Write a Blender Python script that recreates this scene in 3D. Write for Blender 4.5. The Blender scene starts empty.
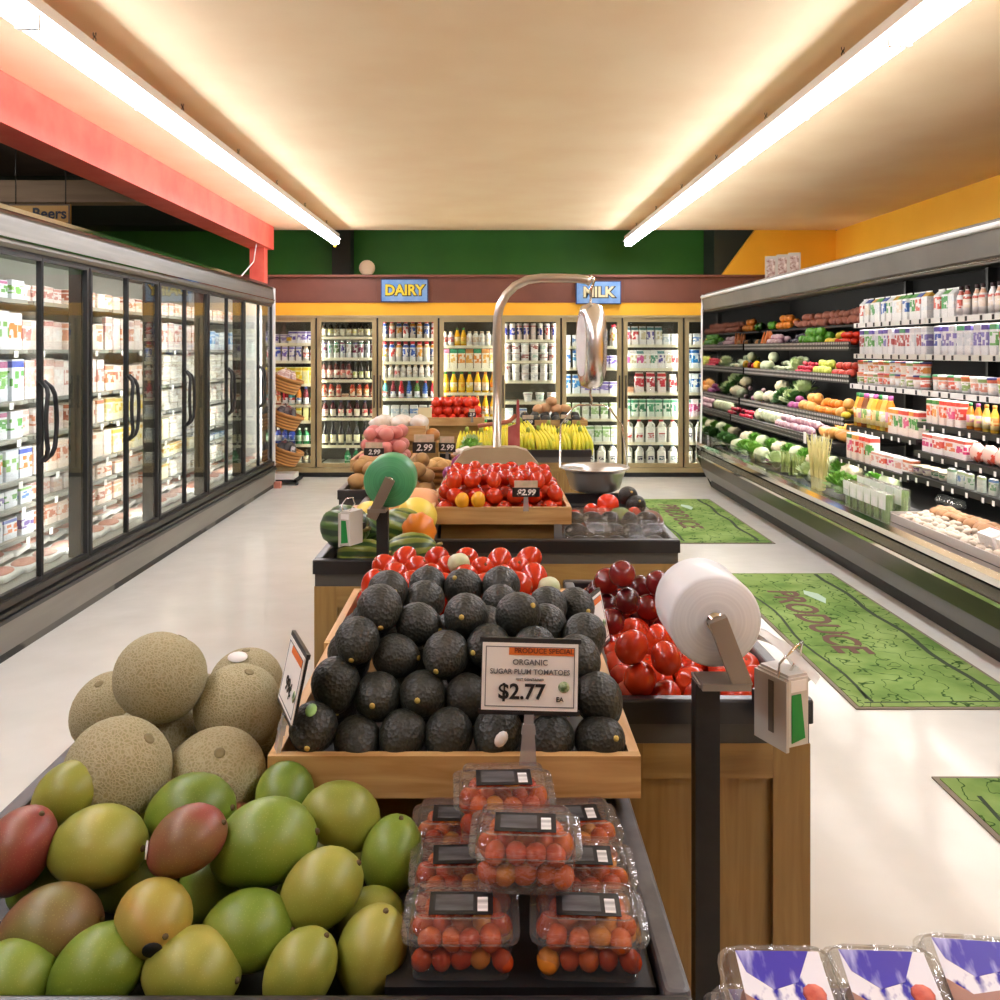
import bpy, math, random
from mathutils import Vector, Matrix, Euler
random.seed(7)
R = math.radians
SC = bpy.context.scene
COL = SC.collection
# ------------------------------------------------------------------ camera, world, exposure
FPX = 900.0; VX, VY = 487.0, 350.0; EYE = 1.56
cd = bpy.data.cameras.new('camera'); cam = bpy.data.objects.new('camera', cd); COL.objects.link(cam)
cam.location = (0, 0, EYE); cam.rotation_euler = (R(90), 0, 0)
cd.sensor_width = 36; cd.sensor_fit = 'HORIZONTAL'; cd.lens = 36 * FPX / 1000
cd.shift_x = 0.013; cd.shift_y = -0.15; cd.clip_start = 0.05; cd.clip_end = 60
SC.camera = cam
w = bpy.data.worlds.new('world'); SC.world = w; w.use_nodes = True
w.node_tree.nodes['Background'].inputs[0].default_value = (1.0, .95, .88, 1)
w.node_tree.nodes['Background'].inputs[1].default_value = 0.25
SC.view_settings.view_transform = 'Standard'; SC.view_settings.look = 'None'
SC.view_settings.gamma = 1; SC.view_settings.use_curve_mapping = False
SC.view_settings.exposure = 0.0
TUBE = 45.0      # ceiling tube radiance
LED = 22.0        # case lights
try:
    SC.cycles.transparent_max_bounces = 16; SC.cycles.max_bounces = 12
    SC.cycles.diffuse_bounces = 8; SC.cycles.glossy_bounces = 4
    SC.cycles.sample_clamp_indirect = 10; SC.cycles.caustics_reflective = False; SC.cycles.caustics_refractive = False
except Exception: pass

def P(px, py, Y): return Vector(((px - VX) * Y / FPX, Y, EYE - (py - VY) * Y / FPX))

# ------------------------------------------------------------------ materials
def lin(c):
    if isinstance(c, str):
        c = [int(c[i:i + 2], 16) / 255 for i in (0, 2, 4)]
    return tuple((x / 12.92 if x <= .04045 else ((x + .055) / 1.055) ** 2.4) for x in c) + (1,)
MATS = {}
def new_mat(name):
    m = bpy.data.materials.new(name); m.use_nodes = True; nt = m.node_tree; nt.nodes.clear()
    out = nt.nodes.new('ShaderNodeOutputMaterial'); b = nt.nodes.new('ShaderNodeBsdfPrincipled')
    nt.links.new(b.outputs[0], out.inputs[0]); MATS[name] = m
    return m, nt, b, out
def N(nt, t, **k):
    n = nt.nodes.new(t)
    for a, v in k.items():
        if a.startswith('i_'): n.inputs[a[2:].replace('_', ' ')].default_value = v
        else: setattr(n, a, v)
    return n
def mapped(nt, scale=(1, 1, 1), coord='Object', rot=(0, 0, 0)):
    t = N(nt, 'ShaderNodeTexCoord'); mp = N(nt, 'ShaderNodeMapping')
    mp.inputs['Scale'].default_value = scale; mp.inputs['Rotation'].default_value = rot
    nt.links.new(t.outputs[coord], mp.inputs[0]); return mp.outputs[0]
def ramp(nt, stops, const=False):
    r = N(nt, 'ShaderNodeValToRGB'); e = r.color_ramp.elements
    r.color_ramp.interpolation = 'CONSTANT' if const else 'LINEAR'
    while len(e) < len(stops): e.new(.5)
    for el, (p, c) in zip(e, stops): el.position = p; el.color = lin(c)
    return r
def mat(name, c, rough=.5, metal=0., c2=None, nscale=8, nrange=(.35, .65), stretch=(1, 1, 1), bump=0, bscale=40, spec=.5, coat=0, rnd=None, detail=4):
    if name in MATS: return MATS[name]
    m, nt, b, out = new_mat(name); L = nt.links
    b.inputs['Roughness'].default_value = rough; b.inputs['Metallic'].default_value = metal
    b.inputs['Specular IOR Level'].default_value = spec
    if coat: b.inputs['Coat Weight'].default_value = coat; b.inputs['Coat Roughness'].default_value = .08
    b.inputs['Base Color'].default_value = lin(c); m.diffuse_color = lin(c)
    src = None
    vec = mapped(nt, stretch)
    if rnd:      # per-thing colour from a short palette
        oi = N(nt, 'ShaderNodeObjectInfo'); rr = ramp(nt, [(i / len(rnd), x) for i, x in enumerate(rnd)], True)
        L.new(oi.outputs['Random'], rr.inputs[0]); src = rr.outputs[0]
    if c2:
        n = N(nt, 'ShaderNodeTexNoise', i_Scale=nscale, i_Detail=detail); L.new(vec, n.inputs['Vector'])
        rr = ramp(nt, [(nrange[0], c), (nrange[1], c2)]); L.new(n.outputs[0], rr.inputs[0])
        if src:
            mx = N(nt, 'ShaderNodeMix', data_type='RGBA', blend_type='MULTIPLY'); mx.inputs[0].default_value = 1
            L.new(src, mx.inputs[6]); L.new(rr.outputs[0], mx.inputs[7]); src = mx.outputs[2]
        else: src = rr.outputs[0]
    if src: L.new(src, b.inputs['Base Color'])
    if bump:
        n = N(nt, 'ShaderNodeTexNoise', i_Scale=bscale, i_Detail=3); L.new(vec, n.inputs['Vector'])
        bm = N(nt, 'ShaderNodeBump', i_Strength=bump, i_Distance=.01); L.new(n.outputs[0], bm.inputs['Height']); L.new(bm.outputs[0], b.inputs['Normal'])
    return m
def emit(name, c, s):
    m, nt, b, out = new_mat(name); e = N(nt, 'ShaderNodeEmission'); e.inputs[0].default_value = lin(c); e.inputs[1].default_value = s
    nt.links.new(e.outputs[0], out.inputs[0]); return m
def glass(name, tint='ffffff', rough=.02, refl=1.0, haze=0., bump=0):
    m, nt, b, out = new_mat(name); L = nt.links
    t = N(nt, 'ShaderNodeBsdfTransparent'); t.inputs[0].default_value = lin(tint)
    g = N(nt, 'ShaderNodeBsdfGlossy'); g.inputs['Roughness'].default_value = rough
    fr = N(nt, 'ShaderNodeLayerWeight', i_Blend=.5); pw = N(nt, 'ShaderNodeMath', operation='POWER'); pw.inputs[1].default_value = 5.; L.new(fr.outputs['Facing'], pw.inputs[0])
    mu = N(nt, 'ShaderNodeMath', operation='MULTIPLY_ADD'); mu.inputs[1].default_value = .9 * min(refl, 1.1); mu.inputs[2].default_value = .04 * refl; mu.use_clamp = True
    mx = N(nt, 'ShaderNodeMixShader'); L.new(pw.outputs[0], mu.inputs[0]); L.new(mu.outputs[0], mx.inputs[0]); L.new(t.outputs[0], mx.inputs[1]); L.new(g.outputs[0], mx.inputs[2])
    if bump:
        n = N(nt, 'ShaderNodeTexNoise', i_Scale=60.); L.new(mapped(nt), n.inputs['Vector'])
        bm = N(nt, 'ShaderNodeBump', i_Strength=bump, i_Distance=.01); L.new(n.outputs[0], bm.inputs['Height']); L.new(bm.outputs[0], g.inputs['Normal']); L.new(bm.outputs[0], fr.inputs['Normal'])
    last = mx.outputs[0]
    if haze:
        d = N(nt, 'ShaderNodeBsdfDiffuse'); d.inputs[0].default_value = (.85, .85, .85, 1); m2 = N(nt, 'ShaderNodeMixShader'); m2.inputs[0].default_value = haze
        L.new(last, m2.inputs[1]); L.new(d.outputs[0], m2.inputs[2]); last = m2.outputs[0]
    L.new(last, out.inputs[0]); return m
def wood(name, c, c2, axis='x', rough=.45, scale=1.0):
    m, nt, b, out = new_mat(name); L = nt.links
    st = {'x': (1.2, 14, 14), 'z': (14, 14, 1.2), 'y': (14, 1.2, 14)}[axis]
    v = mapped(nt, tuple(s * scale for s in st))
    n = N(nt, 'ShaderNodeTexNoise', i_Scale=2.2, i_Detail=6., i_Distortion=1.2); L.new(v, n.inputs['Vector'])
    wv = N(nt, 'ShaderNodeTexWave', i_Scale=1.1, i_Distortion=5., i_Detail=3.); L.new(v, wv.inputs['Vector'])
    mx = N(nt, 'ShaderNodeMath', operation='ADD'); mu = N(nt, 'ShaderNodeMath', operation='MULTIPLY'); mu.inputs[1].default_value = .1
    L.new(wv.outputs['Fac'], mu.inputs[0]); L.new(n.outputs[0], mx.inputs[0]); L.new(mu.outputs[0], mx.inputs[1])
    r = ramp(nt, [(.32, c2), (.72, c)]); L.new(mx.outputs[0], r.inputs[0]); L.new(r.outputs[0], b.inputs['Base Color'])
    b.inputs['Roughness'].default_value = rough
    return m
def printed(name, body, accents, accents2=None, rough=.4, split=(.3, .72), text='444455'):
    """a printed pack: paper body, a coloured panel picked per pack, specks like small print"""
    if name in MATS: return MATS[name]
    m, nt, b, out = new_mat(name); L = nt.links
    oi = N(nt, 'ShaderNodeObjectInfo')
    r1 = ramp(nt, [(i / len(accents), x) for i, x in enumerate(accents)], True); L.new(oi.outputs['Random'], r1.inputs[0])
    a2 = accents2 or accents[::-1]
    fr = N(nt, 'ShaderNodeMath', operation='MULTIPLY'); fr.inputs[1].default_value = 7.31; f2 = N(nt, 'ShaderNodeMath', operation='FRACT')
    L.new(oi.outputs['Random'], fr.inputs[0]); L.new(fr.outputs[0], f2.inputs[0])
    r2 = ramp(nt, [(i / len(a2), x) for i, x in enumerate(a2)], True); L.new(f2.outputs[0], r2.inputs[0])
    tc = N(nt, 'ShaderNodeTexCoord'); sp = N(nt, 'ShaderNodeSeparateXYZ'); L.new(tc.outputs['Generated'], sp.inputs[0])
    zb = ramp(nt, [(0, '000000'), (split[0], 'ffffff'), (split[1], '000000')], True); L.new(sp.outputs['Z'], zb.inputs[0])
    zt = ramp(nt, [(0, '000000'), (split[1] + .08, 'ffffff'), (.95, '000000')], True); L.new(sp.outputs['Z'], zt.inputs[0])
    mp = N(nt, 'ShaderNodeMapping'); mp.inputs['Scale'].default_value = (5, 2, 9); L.new(tc.outputs['Generated'], mp.inputs[0])
    ad = N(nt, 'ShaderNodeVectorMath', operation='ADD'); L.new(mp.outputs[0], ad.inputs[0])
    cb = N(nt, 'ShaderNodeCombineXYZ'); m9 = N(nt, 'ShaderNodeMath', operation='MULTIPLY'); m9.inputs[1].default_value = 40; L.new(oi.outputs['Random'], m9.inputs[0])
    for i in range(3): L.new(m9.outputs[0], cb.inputs[i])
    L.new(cb.outputs[0], ad.inputs[1])
    n1 = N(nt, 'ShaderNodeTexVoronoi', i_Scale=.55); n1.distance = 'CHEBYCHEV'; L.new(ad.outputs[0], n1.inputs['Vector'])
    t1 = ramp(nt, [(0, 'ffffff'), (.46, '555555'), (.62, '000000')], True); L.new(n1.outputs['Distance'], t1.inputs[0])
    n2 = N(nt, 'ShaderNodeTexNoise', i_Scale=3.4, i_Detail=1.); L.new(ad.outputs[0], n2.inputs['Vector'])
    t2 = ramp(nt, [(0, '000000'), (.6, '707070')], True); L.new(n2.outputs[0], t2.inputs[0])
    def mixc(f, a, bb):
        x = N(nt, 'ShaderNodeMix', data_type='RGBA'); L.new(f, x.inputs[0])
        if isinstance(a, str): x.inputs[6].default_value = lin(a)
        else: L.new(a, x.inputs[6])
        if isinstance(bb, str): x.inputs[7].default_value = lin(bb)
        else: L.new(bb, x.inputs[7])
        return x.outputs[2]
    mm = N(nt, 'ShaderNodeMath', operation='MULTIPLY'); L.new(zb.outputs[0], mm.inputs[0]); L.new(t1.outputs[0], mm.inputs[1])
    c = mixc(mm.outputs[0], body, r1.outputs[0]); c = mixc(zt.outputs[0], c, r2.outputs[0]); c = mixc(t2.outputs[0], c, text) if text else c
    L.new(c, b.inputs['Base Color']); b.inputs['Roughness'].default_value = rough
    return m

# ------------------------------------------------------------------ mesh builder
class MB:
    def __init__(s): s.v = []; s.f = []; s.m = []; s.sm = []
    def add(s, vs, fs, mi=0, smooth=False):
        o = len(s.v); s.v += [tuple(v) for v in vs]
        for f in fs: s.f.append(tuple(i + o for i in f)); s.m.append(mi); s.sm.append(smooth)
        return s
    def box(s, x0, x1, y0, y1, z0, z1, mi=0, M=None):
        vs = [Vector((x, y, z)) for z in (z0, z1) for y in (y0, y1) for x in (x0, x1)]
        if M: vs = [M @ v for v in vs]
        return s.add(vs, [(0, 2, 3, 1), (4, 5, 7, 6), (0, 1, 5, 4), (2, 6, 7, 3), (0, 4, 6, 2), (1, 3, 7, 5)], mi)
    def lathe(s, prof, seg=16, mi=0, M=None, cap=True, mis=None, sx=1, sy=1, smooth=True):
        vs = []; fs = []; n = len(prof)
        for r, z in prof:
            for k in range(seg):
                a = 2 * math.pi * k / seg; vs.append(Vector((r * math.cos(a) * sx, r * math.sin(a) * sy, z)))
        if M: vs = [M @ v for v in vs]
        o = len(s.v); s.v += [tuple(v) for v in vs]
        for i in range(n - 1):
            for k in range(seg):
                k2 = (k + 1) % seg
                s.f.append((o + i * seg + k, o + i * seg + k2, o + (i + 1) * seg + k2, o + (i + 1) * seg + k)); s.m.append(mis[i] if mis else mi); s.sm.append(smooth)
        if cap:
            s.f.append(tuple(o + k for k in range(seg))[::-1]); s.m.append(mis[0] if mis else mi); s.sm.append(False)
            s.f.append(tuple(o + (n - 1) * seg + k for k in range(seg))); s.m.append(mis[-1] if mis else mi); s.sm.append(False)
        return s
    def cyl(s, a, b, r, seg=12, mi=0, r2=None):
        a, b = Vector(a), Vector(b); d = b - a; q = d.to_track_quat('Z', 'Y').to_matrix().to_4x4(); q.translation = a
        return s.lathe([(r, 0), (r if r2 is None else r2, d.length)], seg, mi, q)
    def tube(s, pts, r, seg=8, mi=0):
        pts = [Vector(p) for p in pts]; o = len(s.v); up = Vector((0, 0, 1)); prev = None
        for i, p in enumerate(pts):
            t = (pts[min(i + 1, len(pts) - 1)] - pts[max(i - 1, 0)]).normalized()
            if prev is None:
                x = t.cross(up); x = x if x.length > .01 else t.cross(Vector((0, 1, 0)))
            else: x = prev - t * prev.dot(t)
            x.normalize(); prev = x; y = t.cross(x); rr = r[i] if isinstance(r, (list, tuple)) else r
            for k in range(seg):
                a = 2 * math.pi * k / seg; s.v.append(tuple(p + (x * math.cos(a) + y * math.sin(a)) * rr))
        for i in range(len(pts) - 1):
            for k in range(seg):
                k2 = (k + 1) % seg; s.f.append((o + i * seg + k, o + i * seg + k2, o + (i + 1) * seg + k2, o + (i + 1) * seg + k)); s.m.append(mi); s.sm.append(True)
        for e in (0, len(pts) - 1): s.f.append(tuple(o + e * seg + k for k in range(seg))); s.m.append(mi); s.sm.append(False)
        return s
    def blob(s, fn, nu=16, nv=10, mi=0):
        """fn(direction) -> point"""
        vs = [fn(Vector((0, 0, -1)))]
        for j in range(1, nv):
            t = -math.pi / 2 + math.pi * j / nv
            for k in range(nu):
                a = 2 * math.pi * k / nu; vs.append(fn(Vector((math.cos(t) * math.cos(a), math.cos(t) * math.sin(a), math.sin(t)))))
        vs.append(fn(Vector((0, 0, 1)))); fs = []; T = len(vs) - 1
        for k in range(nu): fs.append((0, 1 + (k + 1) % nu, 1 + k))
        for j in range(nv - 2):
            for k in range(nu):
                a = 1 + j * nu + k; b = 1 + j * nu + (k + 1) % nu; fs.append((a, b, b + nu, a + nu))
        for k in range(nu): a = 1 + (nv - 2) * nu; fs.append((a + k, a + (k + 1) % nu, T))
        return s.add(vs, fs, mi, True)
    def prism(s, poly, a0, a1, axis='y', mi=0):
        """poly: (u,v) points; extruded along axis from a0 to a1"""
        f = {'y': lambda u, v, a: (u, a, v), 'x': lambda u, v, a: (a, u, v), 'z': lambda u, v, a: (u, v, a)}[axis]
        n = len(poly); vs = [f(u, v, a0) for u, v in poly] + [f(u, v, a1) for u, v in poly]
        fs = [tuple(range(n))[::-1], tuple(range(n, 2 * n))] + [(i, (i + 1) % n, n + (i + 1) % n, n + i) for i in range(n)]
        return s.add(vs, fs, mi)
    def mesh(s, name, *mats):
        me = bpy.data.meshes.new(name); me.from_pydata(s.v, [], s.f)
        for m in mats: me.materials.append(m)
        me.polygons.foreach_set('material_index', s.m); me.polygons.foreach_set('use_smooth', s.sm); me.update()
        return me
def rbox(mb, x0, x1, y0, y1, z0, z1, r, mi=0):
    """box with rounded vertical corners and softened top"""
    pts = []
    for cx, cy, a0 in ((x1 - r, y1 - r, 0), (x0 + r, y1 - r, 90), (x0 + r, y0 + r, 180), (x1 - r, y0 + r, 270)):
        for k in range(4): a = R(a0 + 30 * k); pts.append((cx + r * math.cos(a), cy + r * math.sin(a)))
    cx, cy = (x0 + x1) / 2, (y0 + y1) / 2; n = len(pts); vs = []
    sh = lambda d: [(cx + (u - cx) * (1 - d / max(x1 - cx, 1e-6)), cy + (v - cy) * (1 - d / max(y1 - cy, 1e-6))) for u, v in pts]
    rings = [(0, z0), (0, z1 - r * .6), (r * .25, z1 - r * .15), (r * .7, z1)]
    for d, z in rings: vs += [(u, v, z) for u, v in sh(d)]
    fs = [tuple(range(n))[::-1]] + [tuple(range(n * 3, n * 4))]
    for i in range(3): fs += [(i * n + k, i * n + (k + 1) % n, (i + 1) * n + (k + 1) % n, (i + 1) * n + k) for k in range(n)]
    mb.add(vs, fs, mi); return mb

# ------------------------------------------------------------------ object helpers
def link(o): COL.objects.link(o); return o
def tag(o, label, cat, group=None, kind=None):
    if label: o['label'] = label
    if cat: o['category'] = cat
    if group: o['group'] = group
    if kind: o['kind'] = kind
    return o
def thing(name, loc, label, cat, group=None, rot=(0, 0, 0)):
    o = link(bpy.data.objects.new(name, None)); o.location = loc; o.rotation_euler = rot; o.empty_display_size = .05
    return tag(o, label, cat, group)
def part(parent, name, mb, *mats, world=True, loc=None, rot=None, label=None):
    me = mb.mesh(name, *mats) if isinstance(mb, MB) else mb
    o = link(bpy.data.objects.new(name, me)); o.parent = parent
    if world and loc is None:
        q = parent; t = Vector((0, 0, 0))
        while q: t += q.location; q = q.parent
        o.location = -t
    elif loc is not None: o.location = loc
    if rot: o.rotation_euler = rot
    if label: o['label'] = label
    return o
def solo(name, mb, label, cat, *mats, group=None, loc=(0, 0, 0), rot=(0, 0, 0)):
    o = link(bpy.data.objects.new(name, mb.mesh(name, *mats) if isinstance(mb, MB) else mb)); o.location = loc; o.rotation_euler = rot
    return tag(o, label, cat, group)
def struct(name, mb, *mats):
    o = link(bpy.data.objects.new(name, mb.mesh(name, *mats))); o['kind'] = 'structure'; return o
KIND = {}
def kind(key, name, cat, mesh, parts=()): KIND[key] = (name, cat, mesh, parts)
def spawn(key, loc, label, group=None, rot=(0, 0, 0), sc=1.0, mats=None):
    name, cat, mesh, parts = KIND[key]
    o = link(bpy.data.objects.new(name, mesh)); o.location = loc; o.rotation_euler = rot
    o.scale = (sc,) * 3 if isinstance(sc, (int, float)) else sc
    tag(o, label, cat, group)
    if mats:
        for i, m in enumerate(mats): o.material_slots[i].link = 'OBJECT'; o.material_slots[i].material = m
    for pn, pm, pl in parts:
        c = link(bpy.data.objects.new(pn, pm)); c.parent = o
        if pl: c['label'] = pl
    return o
ORD = ['first', 'second', 'third', 'fourth', 'fifth', 'sixth', 'seventh', 'eighth', 'ninth', 'tenth', 'eleventh', 'twelfth', 'thirteenth', 'fourteenth', 'fifteenth',
       'sixteenth', 'seventeenth', 'eighteenth', 'nineteenth', 'twentieth']
ORD += ['twenty-' + x for x in ORD[:9]] + ['thirtieth'] + ['thirty-' + x for x in ORD[:9]] + ['fortieth'] + ['forty-' + x for x in ORD[:9]] + ['fiftieth'] + ['fifty-' + x for x in ORD[:9]]
_tx = {}
def text_mesh(s, size, m, bold=0., ext=.0004, shear=0., align='CENTER', sx=1.0):
    cu = bpy.data.curves.new('lettering', 'FONT'); cu.body = s; cu.size = size; cu.offset = bold; cu.extrude = ext; cu.shear = shear
    cu.align_x = align; cu.align_y = 'CENTER'; cu.resolution_u = 3
    o = link(bpy.data.objects.new('tmp', cu)); dg = bpy.context.evaluated_depsgraph_get(); dg.update()
    me = bpy.data.meshes.new_from_object(o.evaluated_get(dg)); bpy.data.objects.remove(o); bpy.data.curves.remove(cu)
    me.name = 'lettering'; me.materials.clear(); me.materials.append(m)
    if sx != 1: me.transform(Matrix.Diagonal((sx, 1, 1, 1)))
    return me
def relax(pts, rad, it=60, lock=.35, zmin=None):
    """push spheres apart where they sink into one another (mostly in depth)"""
    pts = [Vector(p) for p in pts]; org = [p.copy() for p in pts]
    for _ in range(it):
        for i in range(len(pts)):
            for j in range(i):
                d = pts[i] - pts[j]; r = (rad[i] + rad[j]) * .94; l = d.length
                if l < r and l > 1e-6:
                    k = d / l * (r - l) * .5; k.x *= lock; k.z *= lock; k.y *= 1.6; pts[i] += k; pts[j] -= k
        if zmin is not None:
            for i, p in enumerate(pts): p.z = max(p.z, zmin + rad[i] * .9)
    return pts

# ------------------------------------------------------------------ shared materials
M_floor, nt, b, _ = new_mat('floor_wax'); b.inputs['Roughness'].default_value = .14; b.inputs['Specular IOR Level'].default_value = .28
v = mapped(nt, (1, 1, 1)); n = N(nt, 'ShaderNodeTexNoise', i_Scale=3.5, i_Detail=5.); nt.links.new(v, n.inputs['Vector'])
r_ = ramp(nt, [(.3, 'd9d8d0'), (.7, 'e1e0d9')]); nt.links.new(n.outputs[0], r_.inputs[0]); nt.links.new(r_.outputs[0], b.inputs['Base Color'])
n2 = N(nt, 'ShaderNodeTexNoise', i_Scale=5., i_Detail=2.); nt.links.new(v, n2.inputs['Vector'])
bm = N(nt, 'ShaderNodeBump', i_Strength=.12, i_Distance=.02); nt.links.new(n2.outputs[0], bm.inputs['Height']); nt.links.new(bm.outputs[0], b.inputs['Normal'])
M_ceil = mat('ceiling_paint', 'fae2ba', .8, c2='f6dab0', nscale=2)
M_ceild = mat('dark_brown_ceiling', '3a2b1c', .8, c2='4a3826', nscale=3)
M_beamb = mat('brown_beam', '7a6142', .7, c2='6d5538', nscale=4, stretch=(.3, 1, 6))
M_green = mat('green_wall_paint', '357a18', .6, c2='2e7014', nscale=2)
M_darkg = mat('dark_wall_and_shade', '22281a', .7)
M_yel = mat('yellow_wall_paint', 'ffc234', .6, c2='fabb2e', nscale=2)
M_brown = mat('brown_fascia', '7c4a38', .6, c2='744433', nscale=3)
M_red = mat('red_beam_paint', 'e85a4a', .55, c2='f0705c', nscale=4)
M_cream = mat('cream_wall', 'd8ccb4', .8)
M_steel = mat('grey_steel', '76736c', .42, .7, c2='85827a', nscale=5, stretch=(1, .2, 6))
M_chrome = mat('chrome', 'e8e6e2', .08, 1.0)
M_dsteel = mat('dark_steel', '3c3a36', .4, .6)
M_black = mat('black_plastic', '1c1c1f', .3, spec=.6)
M_blackm = mat('matt_black_metal', '121214', .5, c2='1a1a1c', nscale=30)
M_grey = mat('grey_band', '4b4a46', .55)
M_white = mat('white_plastic', 'f0efec', .4)
M_whitem = mat('white_enamel', 'eeeeea', .3)
M_inner = mat('case_lining', 'a8a59c', .5)
M_tan = mat('champagne_metal', 'b5a67e', .4, .35, c2='a99a72', nscale=3)
M_glass = glass('door_glass', 'f6faf8', .01, 1.0)
M_glass2 = glass('cooler_glass', 'f2f5f2', .01, .7)
M_clam = glass('clear_plastic', 'f2f2f0', .07, 2.6, .045, .6)
M_clip = glass('clear_clip', 'e8e8e4', .08, 2.5, .25)
M_tube = emit('fluorescent_tube', 'f6f6ff', TUBE)
M_led = emit('case_lamp', 'fffaf4', LED * .5)
M_ledc = emit('case_lamp_bright', 'fffaf4', LED * 2.0)
M_ledm = emit('mullion_lamp', 'fffaf4', LED * 1.3)
M_led3 = emit('shelf_lamp', 'fffaf0', LED * 1.9)
M_led2 = emit('cooler_lamp', 'fff8ea', LED * 3.2)
M_refl = mat('white_reflector', 'f4f2ee', .3)
M_oak = wood('oak', 'd6a866', 'b3803f', 'x')
M_oakz = wood('oak_upright', '9c7f48', '846636', 'z')
M_oakx = wood('oak_rail', 'a0834b', '876a3a', 'x')
M_crate = wood('crate_wood', 'cda870', 'a87e46', 'x', .6)
M_cratey = wood('crate_side_wood', 'e2bf90', 'c69860', 'y', .5)
M_paper = mat('paper', 'f4f3f0', .6)
M_orange = mat('orange_print', 'e0732c', .6)
M_ink = mat('black_ink', '1a1a1c', .6)
M_gink = mat('grey_ink', '66686c', .6)
M_chain = mat('dark_chain', '3a3630', .5, .7)

# ------------------------------------------------------------------ room shell
CZ = 3.03
struct('floor', MB().box(-9, 4.3, -5, 12, -.1, 0), M_floor)
struct('ceiling', MB().box(-2.82, 4.4, -5, 11.03, CZ, CZ + .12), M_ceil)
struct('ceiling_left', MB().box(-9, -2.82, -5, 12, 3.75, 3.87), M_ceild)
struct('wall_back', MB().box(-9, 4.5, 11.9, 12.0, 0, 3.75), M_green)
struct('ceiling_leak_cover', MB().box(-2.82, 4.5, 11.03, 12, 3.7, 3.8), M_darkg)  # unseen cover added to keep world light from leaking in
struct('wall_right', MB().box(4.3, 4.4, -5, 12, 0, CZ), M_yel)
struct('wall_left', MB().box(-9.1, -9, -5, 12, 0, 3.8), M_cream)
struct('wall_front', MB().box(-9, 4.4, -5.1, -5, 0, 3.8), M_cream)
struct('trim_1', MB().box(-9, -2.83, 9.85, 10.1, 3.18, 3.42), M_beamb)           # brown timber across the next room
struct('trim_2', MB().box(-9, -2.83, 11.3, 11.9, 3.13, 3.75), M_darkg)
struct('trim_3', MB().box(-2.81, -2.55, -5, 10.77, 2.757, CZ - .001), M_red)      # red beam
struct('trim_4', MB().box(-2.77, -2.6, 10.5, 10.66, 0, 2.757), M_red)
struct('trim_5', MB().box(-9, -2.83, 6.2, 6.34, 3.45, 3.7), M_beamb)
# bulkhead over the coolers
CY = 11.05
struct('trim_6', MB().box(-9, 4.3, CY - .02, CY + .12, 1.985, 2.14), M_yel)
struct('trim_7', MB().box(-9, 4.3, CY - .03, CY + .12, 2.14, 2.45), M_brown)
struct('trim_8', MB().box(-9, 4.3, CY - .07, 11.9, 2.45, 2.48), M_brown)
pl = MB(); pl.box(-2.0, -1.76, 11.6, 11.9, 2.48, 3.7); struct('trim_9', pl, M_darkg)  # dark box standing in for a shadowy strip on the green wall
pg = MB(); pg.prism([(2.9, 2.48), (4.3, 2.48), (4.3, 3.05), (3.32, 3.05)], 11.1, 11.2); struct('wall_gusset', pg, M_yel)
pg = MB(); pg.prism([(2.84, 2.48), (3.02, 2.48), (3.5, 3.2), (2.84, 3.2)], 11.24, 11.8); struct('trim_10', pg, M_darkg)
# panels in the brown fascia
for i, (a, c) in enumerate(((253, 377), (433, 570), (624, 700))):
    x0, x1 = (a - VX) * CY / FPX, (c - VX) * CY / FPX
    struct('trim_%d' % (11 + i), MB().box(x0, x1, CY - .036, CY - .03, 2.165, 2.43), mat('brown_panel', '6e4031', .5, c2='764637', nscale=3))

# ------------------------------------------------------------------ ceiling lights
def strip_light(X, y0, label, z=2.90, top=CZ):
    zt = z; L_ = 2.4
    t = thing('strip_light', (X, y0, zt), label, 'ceiling light', 'fluorescent strip lights')
    part(t, 'channel', MB().box(X - .05, X + .05, y0, y0 + L_, zt - .01, zt + .045).box(X - .066, X + .066, y0, y0 + L_, zt - .018, zt - .01), M_refl)
    for j in range(2):
        for s in (-1, 1):
            m = MB().cyl((X + s * .026, y0 + .02 + j * 1.2, zt - .056), (X + s * .026, y0 + 1.18 + j * 1.2, zt - .056), .017, 8)
            part(t, 'tube', m, M_tube)
    for yy in (y0 + .005, y0 + 1.2, y0 + L_ - .005):
        part(t, 'lamp_holder', MB().box(X - .046, X + .046, yy - .006, yy + .006, zt - .076, zt - .012), M_whitem)
    for yy in (y0 + .6, y0 + 1.8):
        c = MB()
        for k in range(6):
            z0 = zt + .045 + k * (top - .006 - zt - .045) / 6; z1 = z0 + (top - .006 - zt - .045) / 6
            a = .006; w_ = .004
            c.tube([(X - a * (k % 2), yy - a * ((k + 1) % 2), z0), (X - a * (k % 2), yy - a * ((k + 1) % 2), z1)], .0025, 5).tube([(X + a * (k % 2), yy + a * ((k + 1) % 2), z0), (X + a * (k % 2), yy + a * ((k + 1) % 2), z1)], .0025, 5)
        part(t, 'chain', c, M_chain)
WHICH = ['nearest', 'second nearest', 'third nearest', 'fourth nearest', 'fifth', 'farthest']
for nm, X, ye in (('left', -1.81, 10.75), ('right', 1.72, 10.95)):
    ys = [ye - 2.4 * k for k in range(1, 6)]
    for k, y in enumerate(ys):
        strip_light(X, y, '%s fluorescent strip light of the %s run hung on chains' % (['farthest', 'second farthest', 'third farthest', 'fourth farthest', 'fifth farthest'][k], nm))
for k in range(2): strip_light(-5.6, 4.5 + 2.5 * k, '%s unseen strip light added to brighten the aisle beyond the red beam' % ('nearer', 'farther')[k], z=3.56, top=3.75)  # added lamps, out of view, that brighten the next aisle
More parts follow.
